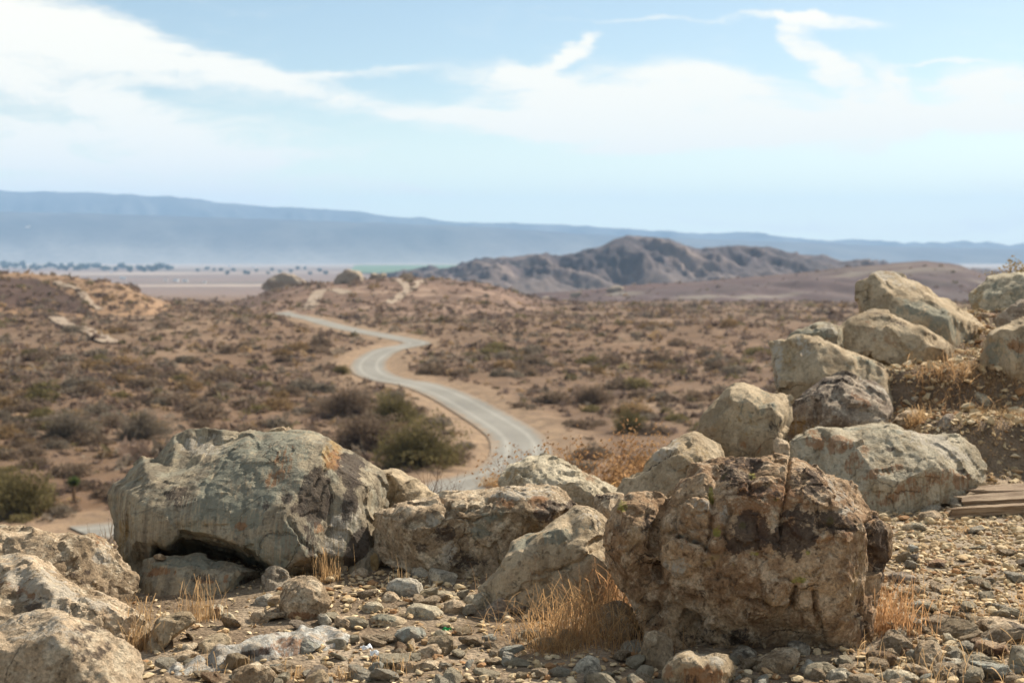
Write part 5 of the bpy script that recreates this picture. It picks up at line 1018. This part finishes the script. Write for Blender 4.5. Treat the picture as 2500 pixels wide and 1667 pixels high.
TUFTS = [  # label, px, py, height px, spread px, blades, colour, lean
    ('broad straw-coloured grass clump left of the round boulder', 1440, 1560, 150, 200, 700, (.55, .34, .16), .7),
    ('tall reddish grass between the sloping boulder and the round boulder', 1495, 1490, 130, 75, 200, (.50, .28, .13), .4),
    ('thin grass stalks against the shaded foot of the sloping boulder', 1330, 1455, 85, 140, 90, BRN, .2),
    ('straw grass spilling to the left from the clump by the round boulder', 1360, 1590, 70, 70, 220, STRAW, .8),
    ('dense red-brown grass along the right side of the round boulder', 2160, 1545, 150, 95, 330, (.50, .285, .135), .32),
    ('upright straw grass before the flat blue-grey rock', 485, 1515, 115, 50, 95, STRAW, .22),
    ('dry grass in the gap between the left boulders and the tilted tan stone', 330, 1590, 115, 55, 110, STRAW, .35),
    ('sparse stalks beside the middle left boulder', 345, 1515, 75, 50, 30, STRAW, .2),
    ('wispy grass above the rust-based stone', 800, 1420, 95, 40, 70, STRAW, .22),
    ('few curved stalks at the tip of the overhang', 735, 1405, 55, 60, 14, STRAW, .35),
    ('short grass tuft on the bottom edge under the white slab', 715, 1655, 45, 60, 90, STRAW, .4),
    ('short grass tuft on the bottom edge near the pointed grey-tan rock', 845, 1660, 48, 40, 70, STRAW, .4),
    ('thin single stalks by the cracked boulder', 1000, 1440, 95, 60, 8, STRAW, .15),
    ('few stalks before the shaded front of the round boulder', 1620, 1600, 70, 200, 40, BRN, .3),
    ('stalks at the right front foot of the round boulder', 2040, 1580, 60, 110, 40, STRAW, .4),
    ('short grass beside the broad low buff rock', 960, 1640, 50, 50, 40, STRAW, .3),
    ('sparse short grass before the left slab end', 520, 1640, 60, 90, 30, STRAW, .3),
    ('orange dry grass on the slope under the pile', 2330, 925, 50, 130, 520, (.42, .26, .13), .9),
    ('straw grass patch at the right edge of the slope', 2450, 945, 32, 90, 420, STRAW, 1.0),
    ('grass fringe on the upper step of the slope', 2440, 1010, 26, 90, 300, (.40, .27, .14), 1.0),
    ('grass fringe on the lower step of the slope', 2430, 1085, 24, 110, 300, (.40, .27, .14), 1.0),
    ('pale tuft in the gravel before the planks', 2360, 1300, 24, 34, 110, STRAW, .8),
    ('grass by the tan stone beside the mauve-brown boulder', 2230, 1040, 50, 40, 160, STRAW, .5),
    ('orange grass at the foot of the tan peaked boulder', 1512, 1225, 60, 60, 220, (.46, .27, .10), .6),
    ('dry grass in the gap left of the cream boulder', 1200, 1190, 40, 34, 150, STRAW, .6),
]
for k, (lb, px, py, hp, spx, n, c, le) in enumerate(TUFTS):
    p = hit(px, py); s = p[1] / FPX
    zf = lambda bx, by, p=p: surf(p[0] + bx, p[1] + by) - p[2]
    me = blades_mesh('grass_tuft', int(n * 1.5), hp * s, spx * s, le, c, 500 + k, width=.0016 * max(1, p[1] / 7), zf=zf)
    patch = (n >= 300 and p[1] > 9) or (n <= 95 and spx >= 60) or n < 15
    o = link('dry_grass' if patch else 'grass_tuft', me, [M['grass']], loc=p)
    tag(o, kind='stuff') if patch else tag(o, lb, 'grass')
# sparse dry grass all through the gravel at the lower right: nobody could count it
def grass_stuff():
    n = 2600; R = np.random.default_rng(9); gx = R.uniform(1.1, 3.0, n); gy = R.uniform(5.0, 7.6, n)
    k = (fbm(xy(gx, gy, 2.2), 3, 66) > -.12) & (gx < gy * .4); gx, gy = gx[k], gy[k]; sxp, syp = to_px(np.stack([gx, gy, 0 * gx], -1)); k = (sxp > 2080) & (R.random(len(gx)) < sstep(1380, 1500, syp)); gx, gy = gx[k], gy[k]; n = len(gx)
    me = blades_mesh('dry_grass', n, .13, 0.0, .55, STRAW, 901, width=.0018); co = get_co(me).reshape(n, -1, 3)
    co[:, :, 0] += gx[:, None]; co[:, :, 1] += gy[:, None]; co[:, :, 2] += z_near(gx, gy)[:, None]
    me.vertices.foreach_set('co', co.reshape(-1).astype(np.float32)); me.update(); tag(link('dry_grass', me, [M['grass']]), kind='stuff')
grass_stuff()

# ------------------------------------------------------------------ twiggy plants
def twig_mesh(name, seed, h, n_main, depth, spread, tint, r0, leaf=0, leaf_sz=.02, leaf_col=None, up=.5):
    R = random.Random(seed); V, F, C = [], [], []
    def tube(a, b, ra, rb):
        d = (b - a).normalized(); u = d.orthogonal().normalized(); w = d.cross(u); i0 = len(V)
        for c, r in ((a, ra), (b, rb)):
            for k in range(3):
                an = 2.094 * k; V.append(c + (u * math.cos(an) + w * math.sin(an)) * r); C.append(tint)
        for k in range(3): F.append((i0 + k, i0 + (k + 1) % 3, i0 + 3 + (k + 1) % 3, i0 + 3 + k))
    def leafq(p):
        d = Vector((R.gauss(0, 1), R.gauss(0, 1), R.gauss(0, 1))).normalized(); u = d.orthogonal().normalized() * leaf_sz * R.uniform(.6, 1.3); w = d.cross(u) * .7; i0 = len(V); f = R.uniform(.7, 1.3)
        for q in (-u - w, u - w, u + w, -u + w): V.append(p + q); C.append(tuple(x * f for x in leaf_col))
        F.append((i0, i0 + 1, i0 + 2, i0 + 3))
    def grow(p, d, L, r, lv):
        n = 3
        for s in range(n):
            d = (d + Vector((R.gauss(0, .22), R.gauss(0, .22), R.gauss(.04, .14)))).normalized(); q = p + d * L / n; tube(p, q, r, r * .78); r *= .78
            if lv > 0:
                for _ in range(2 if lv > 1 else 2):
                    dd = (d + Vector((R.gauss(0, spread), R.gauss(0, spread), R.gauss(.15, spread * .7)))).normalized(); grow(q, dd, L * R.uniform(.45, .7), r * .62, lv - 1)
            elif leaf:
                for _ in range(leaf): leafq(q + Vector((R.gauss(0, .03), R.gauss(0, .03), R.gauss(0, .03))))
            p = q
    for _ in range(n_main):
        a = R.uniform(0, 6.28); d = Vector((math.cos(a) * spread * 1.0, math.sin(a) * spread * 1.0, up + R.random())).normalized(); grow(Vector((R.gauss(0, .05), R.gauss(0, .05), -.05)), d, h * R.uniform(.4, .58), r0, depth)
    v = np.array([q[:] for q in V]); zmax = v[:, 2].max(); v *= h / zmax
    me = np_mesh(name, v, np.array(F), False); attr_c(me, 'tint', np.array(C)); return me
def place_twig(name, label, cat, px, top, D, tint, seed, width=.5, depth=3, n_main=5, leaf=0, leaf_col=None, leaf_sz=.02, r0=.02, up=.5):
    a, b = ray(px, top); zt = CAM[2] + b * D; zb = float(surf(np.array([a * D]), np.array([D]))[0]); h = zt - zb
    me = twig_mesh(name, seed, h, n_main, depth, width, tint, r0, leaf, leaf_sz, leaf_col, up); o = link(name, me, [M['plant']], loc=(a * D, D, zb)); tag(o, label, cat); return o
OR = (.42, .25, .12)
place_twig('bare_shrub', 'bare reddish-brown shrub against the road, rising above the cream boulder', 'shrub', 1402, 1005, 12.2, (.27, .15, .075), 1, .5, 3, 6, 1, (.36, .20, .095), .010, r0=.03)
place_twig('bare_shrub', 'leafless twiggy bush reaching left over the road behind the cream boulder', 'shrub', 1310, 1035, 11.0, (.30, .17, .085), 2, .6, 3, 6, 1, (.38, .22, .10), .009, r0=.022)
place_twig('bare_shrub', 'thin straw-coloured bush just right of the bare reddish-brown shrub', 'shrub', 1480, 1040, 12.8, (.38, .24, .12), 3, .55, 3, 7, 1, OR, .010, r0=.02)
place_twig('dry_bush', 'golden dry bush behind the tan peaked boulder', 'shrub', 1640, 1005, 14.0, (.40, .26, .12), 4, .5, 3, 7, 1, OR, .012, r0=.02)
place_twig('dry_bush', 'golden dry bush left of the tan peaked boulder', 'shrub', 1560, 1050, 12.0, (.42, .27, .13), 5, .5, 3, 7, 1, OR, .011, r0=.018)
place_twig('bare_shrub', 'small dark twigs showing between the big boulder and the road', 'shrub', 1085, 1085, 9.8, (.20, .12, .07), 6, .5, 2, 5, r0=.012)
place_twig('dry_bush', 'dry bush with few leaves on the top right boulder', 'shrub', 2500, 618, 15.4, (.33, .22, .11), 7, .45, 3, 6, 1, (.34, .25, .12), .010, r0=.016)
place_twig('bare_shrub', 'small twiggy shrub left of the dry bush at the top right', 'shrub', 2420, 668, 15.2, (.30, .20, .11), 8, .5, 2, 5, r0=.010)
place_twig('dead_branch', 'pale dead branch leaning out from behind the big boulder', 'branch', 258, 1235, 8.8, (.36, .29, .22), 9, .6, 2, 2, r0=.012)

# ------------------------------------------------------------------ desert shrubs
def shrub_mesh(name, seed, n, c1, c2, size=.11, twigs=40, flat=.75, rough=.35):
    """dome of many small leaf-twig cards round a fan of stems, about 1 m radius"""
    R = np.random.default_rng(seed)
    d = R.normal(size=(n, 3)); d /= np.linalg.norm(d, axis=1)[:, None]; d[:, 2] = np.abs(d[:, 2]); lob = 1 + rough * gnoise(d * 1.9 + seed, seed); rad = lob * R.uniform(.35, 1.0, n) ** .55
    p = d * rad[:, None] * (1, 1, flat); p[:, 2] += .04
    u = R.normal(size=(n, 3)); u /= np.linalg.norm(u, axis=1)[:, None]; u[:, 2] = u[:, 2] * .6 + .5; w = np.cross(u, R.normal(size=(n, 3))); w /= np.linalg.norm(w, axis=1)[:, None] + 1e-9
    s = size * R.uniform(.6, 1.4, n)[:, None]; u = u * s; w = w * s * .42
    v = np.stack([p - u - w, p - u * .2 + w, p + u + w * .3, p + u * .1 - w], 1).reshape(-1, 3); f = np.arange(n * 4).reshape(-1, 4)
    t = np.clip(.5 + .5 * gnoise(p * 2.2 + 7, seed + 2) + R.normal(0, .2, n), 0, 1)[:, None]; c = np.array(c1) * (1 - t) + np.array(c2) * t; c = np.repeat(c, 4, 0)
    if twigs:
        a = R.uniform(0, 2 * math.pi, twigs); e = R.uniform(.3, 1.45, twigs); dirs = np.stack([np.cos(a) * np.cos(e), np.sin(a) * np.cos(e), np.sin(e) * flat], 1); end = dirs * R.uniform(.8, 1.12, (twigs, 1)); sd = np.cross(dirs, R.normal(size=(twigs, 3))); sd /= np.linalg.norm(sd, axis=1)[:, None]; wd = .012
        tv = np.stack([0 * end - sd * wd, 0 * end + sd * wd, end + sd * wd * .4, end - sd * wd * .4], 1).reshape(-1, 3); f = np.vstack([f, np.arange(twigs * 4).reshape(-1, 4) + len(v)]); v = np.vstack([v, tv]); c = np.vstack([c, np.tile(np.array(c1) * .8, (twigs * 4, 1))])
    me = np_mesh(name, v, f, False); attr_c(me, 'tint', np.clip(c, .015, .6)); return me
KINDS = {'brown': ((.165, .115, .078), (.27, .20, .135)), 'grey': ((.18, .145, .105), (.29, .24, .175)), 'olive': ((.14, .115, .05), (.23, .185, .08)), 'tawny': ((.24, .155, .08), (.35, .24, .12))}
SHR = {k: [shrub_mesh('desert_shrub', 600 + 10 * i + j, 420, *c) for j in range(3)] for i, (k, c) in enumerate(KINDS.items())}
for k in SHR:
    for me in SHR[k]: me.materials.append(M['plant'])
FARSH = []
for i, (k, c) in enumerate(KINDS.items()):
    for j in range(2):
        me = shrub_mesh('x', 700 + 10 * i + j, 11, (1, 1, 1), (1, 1, 1), .54, 0, .7); co = get_co(me); q = np.arange(len(co)).reshape(-1, 4); FARSH.append((co, np.vstack([q[:, [0, 1, 2]], q[:, [0, 2, 3]]])))
def scrub():
    pts = []
    for y0, y1, n in ((60, 120, 2200), (120, 220, 8000), (220, 420, 14000), (420, 700, 9000), (700, 1250, 3500)):
        y = np.sqrt(rng.uniform(y0 ** 2, y1 ** 2, n)); u = rng.uniform(-.40, .40, n); pts.append(np.stack([u * y, y], 1))
    p = np.vstack(pts); x, y = p.T; z = surf(x, y)
    den = .5 + 1.3 * fbm(xy(x, y, 1 / 35.), 3, 93); den = np.where((x < -.03 * y) & (y < 190), den + .45, den)
    rd = road_dist(x, y); keep = (rng.random(len(x)) < den) & (rd > 4.2 + 2.0 * rng.random(len(x)) ** 2) & (z < plain0(x, y) + 24)
    x, y, z = x[keep], y[keep], z[keep]
    sx, sy = to_px(np.stack([x, y, z], -1)); h0 = np.where(y < 420, 0, 0)
    r = np.exp(rng.normal(math.log(.46), .55, len(x))).clip(.18, 2.0) * np.where(y > 420, 1.35, 1.0)
    return x, y, z, r, sx, sy
x, y, z, r, sx, sy = scrub()
hidden = np.zeros(len(x), bool)
for px0, px1, py0 in ((270, 940, 1090), (930, 1400, 1215), (1480, 2600, 1130), (1700, 2600, 950), (1900, 2600, 800), (0, 270, 1310), (1400, 1500, 1260)): hidden |= (sx > px0) & (sx < px1) & (sy > py0 + 12)
hidden |= (sx < -60) | (sx > SW + 60)
order = np.argsort(-np.where(hidden, 0, r / y)); NI = 270; ind = order[:NI]; rest = order[NI:]
def region(px, py):
    side = ('left' if px < (1050 if py > 950 else 900) else 'right') + ' of the road'
    return 'among the ' + ('nearest' if py > 1090 else 'near' if py > 1000 else 'middle' if py > 920 else 'farther') + ' ones ' + side
made = {}
for q in ind:
    kd = Rn.choices(['brown', 'grey', 'olive', 'tawny'], [6, 3, 1.2, 1.6])[0]; j = Rn.randrange(3)
    if (kd, j) not in made: o = bpy.data.objects.new('desert_shrub', SHR[kd][j]); made[(kd, j)] = o
    else: o = made[(kd, j)].copy(); o.name = 'desert_shrub'
    col.objects.link(o); o.location = (x[q], y[q], z[q] - .05); s = r[q]; o.scale = (s * Rn.uniform(.9, 1.35), s * Rn.uniform(.9, 1.3), s * Rn.uniform(.75, 1.05)); o.rotation_euler = (0, 0, Rn.uniform(0, 6.28)); v_ = Rn.uniform(.75, 1.15); o.color = (v_, v_, v_, 1)
    w = region(sx[q], sy[q]); word = {'brown': 'dark brown', 'grey': 'grey-brown', 'olive': 'olive-brown', 'tawny': 'tawny'}[kd]
    tag(o, 'x', 'shrub', f'{word} desert shrubs {w[10:]}'); named.append((o, f'{word} desert shrub', w, sx[q]))
name_rows(named); named = []
cols = np.array([(.215, .150, .108), (.255, .20, .145), (.20, .16, .085), (.31, .21, .115), (.20, .145, .115)])
tint = cols[rng.choice(5, len(rest), p=[.38, .24, .1, .12, .16])] * rng.uniform(.7, 1.15, (len(rest), 1)) * rng.uniform(.8, 1.2, (len(rest), 1))
print('far shrubs', len(rest))
tag(join_scatter('desert_scrub', FARSH, np.stack([x, y, z - .05], 1)[rest], r[rest], tint, M['plant'], .12), kind='stuff')

def big_shrub(label, px, py, wpx, hpx, kind, seed, n=4200, size=.034, cat='shrub'):
    p = hit(px, py); s = p[1] / FPX; c = KINDS[kind]; me = shrub_mesh('desert_shrub', seed, n, *c, size=size, twigs=420, flat=.8, rough=.8)
    o = link('desert_shrub', me, [M['plant']], loc=p + (0, 0, -.05)); o.scale = (wpx / 2 * s, wpx / 2 * s * .8, hpx * s / .95); tag(o, label, cat); return o
big_shrub('large olive-green creosote bush beside the road, just above the big boulder', 1020, 1140, 215, 125, 'olive', 801)
big_shrub('large brown bush left behind the olive-green creosote bush', 900, 1100, 200, 105, 'brown', 802)
big_shrub('olive-brown bush on the road edge behind the creosote bush', 965, 1040, 130, 85, 'olive', 803)
big_shrub('brown bush left of the road where it straightens', 850, 1015, 170, 75, 'brown', 804)
big_shrub('olive bush in the lower left corner of the flat', 60, 1260, 190, 120, 'olive', 805)
big_shrub('second olive-brown bush by the left edge, nearer the boulders', 10, 1225, 110, 80, 'olive', 806)
big_shrub('small green bush at the outside of the road bend', 833, 915, 46, 28, 'olive', 807)
big_shrub('grey-brown round bush above the left end of the big boulder', 350, 1070, 130, 70, 'grey', 808)
big_shrub('olive round bush on the flat left of the golden dry bush', 1540, 1055, 90, 60, 'olive', 809)
big_shrub('wide brown bush on the sandy flat at the far left', 170, 1075, 150, 75, 'grey', 810)
big_shrub('dark bush right of the road near the golden bushes', 1450, 985, 110, 50, 'brown', 811)

# ------------------------------------------------------------------ small yucca tree on the flat
def yucca():
    p = hit(181, 1228); s = p[1] / FPX; h = 62 * s
    r = bpy.data.objects.new('yucca_tree', None); col.objects.link(r); r.location = p; tag(r, 'small green-headed yucca tree alone on the flat at the left', 'tree')
    bm = bmesh.new(); bmesh.ops.create_cone(bm, cap_ends=True, segments=10, radius1=h * .085, radius2=h * .055, depth=h * .68, matrix=Matrix.Translation((0, 0, h * .33))); me = bpy.data.meshes.new('trunk'); bm.to_mesh(me); bm.free(); link('trunk', me, [M['bark']], parent=r)
    R = np.random.default_rng(4); n = 260; d = R.normal(size=(n, 3)); d /= np.linalg.norm(d, axis=1)[:, None]; d[:, 2] = d[:, 2] * .8 + .25; sd = np.cross(d, R.normal(size=(n, 3))); sd /= np.linalg.norm(sd, axis=1)[:, None]; o = np.array([0, 0, h * .78]); L = h * .30
    v = np.stack([o + d * .1 * L - sd * .035 * h, o + d * .1 * L + sd * .035 * h, o + d * L], 1).reshape(-1, 3); me = np_mesh('crown', v, np.arange(n * 3).reshape(-1, 3), False); attr_c(me, 'tint', np.repeat(np.array([[.10, .13, .04]]) * R.uniform(.6, 1.4, (n, 1)), 3, 0)); link('crown', me, [M['plant']], parent=r)
yucca()

# ------------------------------------------------------------------ the far settlement: trees and houses in the valley
def valley_tree_mesh(seed):
    R = np.random.default_rng(seed); n = 110; d = R.normal(size=(n, 3)); d /= np.linalg.norm(d, axis=1)[:, None]; rad = (1 + .4 * gnoise(d * 1.8 + seed, seed)) * R.uniform(.5, 1, n) ** .5; p = d * rad[:, None] * (.42, .42, .42) + (0, 0, .58)
    u = R.normal(size=(n, 3)) * .075; w = R.normal(size=(n, 3)) * .075; v = np.stack([p - u - w, p + u - w, p + u + w, p - u + w], 1).reshape(-1, 3); f = np.arange(n * 4).reshape(-1, 4)
    tv = [(-.03, 0, -.05), (.03, 0, -.05), (.02, 0, .6), (-.02, 0, .6), (0, -.03, -.05), (0, .03, -.05), (0, .02, .6), (0, -.02, .6)]; f = np.vstack([f, [[n * 4 + i for i in range(4)], [n * 4 + 4 + i for i in range(4)]]]); v = np.vstack([v, tv])
    c = np.vstack([np.repeat(np.array([[.045, .06, .03]]) * R.uniform(.6, 1.5, (n, 1)), 4, 0), np.tile([.08, .06, .04], (8, 1))]); me = np_mesh('valley_tree', v, f, False); attr_c(me, 'tint', c); me.materials.append(M['plant']); return me
VT = [valley_tree_mesh(20 + k) for k in range(4)]; first = {}
def far_hit(px, py):
    a, b = ray(px, py); zz = height(a * _ys, _ys); k = np.argmax((CAM[2] + b * _ys < zz) & (_ys > 900)); return np.array([a * _ys[k], _ys[k], zz[k]])
for k in range(58):
    if k < 40: px = 8 + 420 * (k / 40) + Rn.uniform(-6, 6); py = 654 + .018 * px + Rn.uniform(-4, 5); hp = Rn.uniform(8, 15); w = 'in the far tree row above the left hill'
    else: px = 480 + (k - 40) * 19 + Rn.uniform(-8, 8); py = 664 + Rn.uniform(-6, 8); hp = Rn.uniform(6, 10); w = 'in the valley tree line behind the rock knobs'
    p = far_hit(px, py); s = p[1] / FPX * hp; j = k % 4
    if j not in first: o = bpy.data.objects.new('valley_tree', VT[j]); first[j] = o
    else: o = first[j].copy(); o.name = 'valley_tree'
    col.objects.link(o); o.location = p; o.scale = (s * Rn.uniform(1.1, 1.9), s * 1.3, s); o.rotation_euler = (0, 0, Rn.uniform(0, 6)); v_ = Rn.uniform(.7, 1.3); o.color = (v_, v_, v_ * .9, 1)
    tag(o, 'x', 'tree', 'dark trees ' + w); named.append((o, 'tiny dark tree', w, px))
name_rows(named); named = []
def house_mesh(L, W, H):
    v = [(-L, -W, 0), (L, -W, 0), (L, W, 0), (-L, W, 0), (-L, -W, H), (L, -W, H), (L, W, H), (-L, W, H), (-L * 1.05, 0, H * 1.5), (L * 1.05, 0, H * 1.5), (-L * 1.08, -W * 1.15, H * .93), (L * 1.08, -W * 1.15, H * .93), (L * 1.08, W * 1.15, H * .93), (-L * 1.08, W * 1.15, H * .93)]
    wl = bpy.data.meshes.new('wall'); wl.from_pydata(v[:10], [], [(0, 1, 5, 4), (1, 2, 6, 9, 5), (2, 3, 7, 6), (3, 0, 4, 8, 7)]); rf = bpy.data.meshes.new('roof'); rf.from_pydata([(a, b, c + .05 * H) for a, b, c in v[8:]], [], [(2, 3, 1, 0), (0, 1, 4, 5)])
    wl.materials.append(M['wall']); rf.materials.append(M['roof']); return wl, rf
for k, (px, py, wp, lb) in enumerate([(46, 656, 9, 'white house among the first trees of the far tree row'), (272, 666, 7, 'bright white house below the far tree row'), (430, 687, 12, 'grey-white house in the open valley right of the left hill'), (452, 688, 12, 'wide low shed with a blue-grey roof beside the grey-white house'),
                                     (405, 686, 8, 'small pale house left of the grey-white house'), (68, 556, 10, 'bright white building far out below the blue mountains'), (560, 652, 8, 'pale house in the distant valley centre'), (620, 655, 8, 'light grey house right of the pale valley house'), (500, 690, 7, 'small blue-grey house near the valley trees'), (300, 682, 14, 'long pale shed just above the crest of the left hill')]):
    p = far_hit(px, py) if py > 640 else np.array([*(lambda a: (a[0] * 7000, 7000))(ray(px, py)), CAM[2] + ray(px, py)[1] * 7000]); s = p[1] / FPX
    r_ = bpy.data.objects.new('house', None); col.objects.link(r_); r_.location = p; r_.rotation_euler = (0, 0, Rn.uniform(-.4, .4)); tag(r_, lb, 'house', 'far houses in the valley'); wl, rf = house_mesh(wp * s * .5, wp * s * .33, wp * s * .3); link('wall', wl, parent=r_); link('roof', rf, parent=r_)

# ------------------------------------------------------------------ litter
def scrap(label, px, py, w, mat, seed):
    p = hit(px, py); R = random.Random(seed); n = 4; v, f = [], []
    for i in range(n + 1):
        for j in range(n + 1): v.append(((i / n - .5) * w, (j / n - .5) * w * .8, .012 + R.uniform(-.006, .012)))
    for i in range(n):
        for j in range(n): a = i * (n + 1) + j; f.append((a, a + 1, a + n + 2, a + n + 1))
    me = bpy.data.meshes.new('litter'); me.from_pydata(v, [], f); me.update(); o = link('litter_scrap', me, [M[mat]], loc=p + (0, 0, .004)); md = o.modifiers.new('s', 'SOLIDIFY'); md.thickness = .0012; o.rotation_euler = (.25, .1, R.uniform(0, 6)); tag(o, label, 'litter'); return o
scrap('small crumpled green plastic scrap in the rubble', 1090, 1548, .032, 'plastic_green', 1)
scrap('tiny green plastic scrap at the bottom edge by the near left boulder', 343, 1661, .025, 'plastic_green', 2)
scrap('small white paper scrap on the bare dirt', 913, 1604, .035, 'paper', 3)
scrap('whitish crumpled scrap next to the paper scrap', 893, 1592, .04, 'paper', 4)

build_haze()
print('tris', sum(len(o.data.loops) - 2 * len(o.data.polygons) for o in col.objects if o.type == 'MESH'))
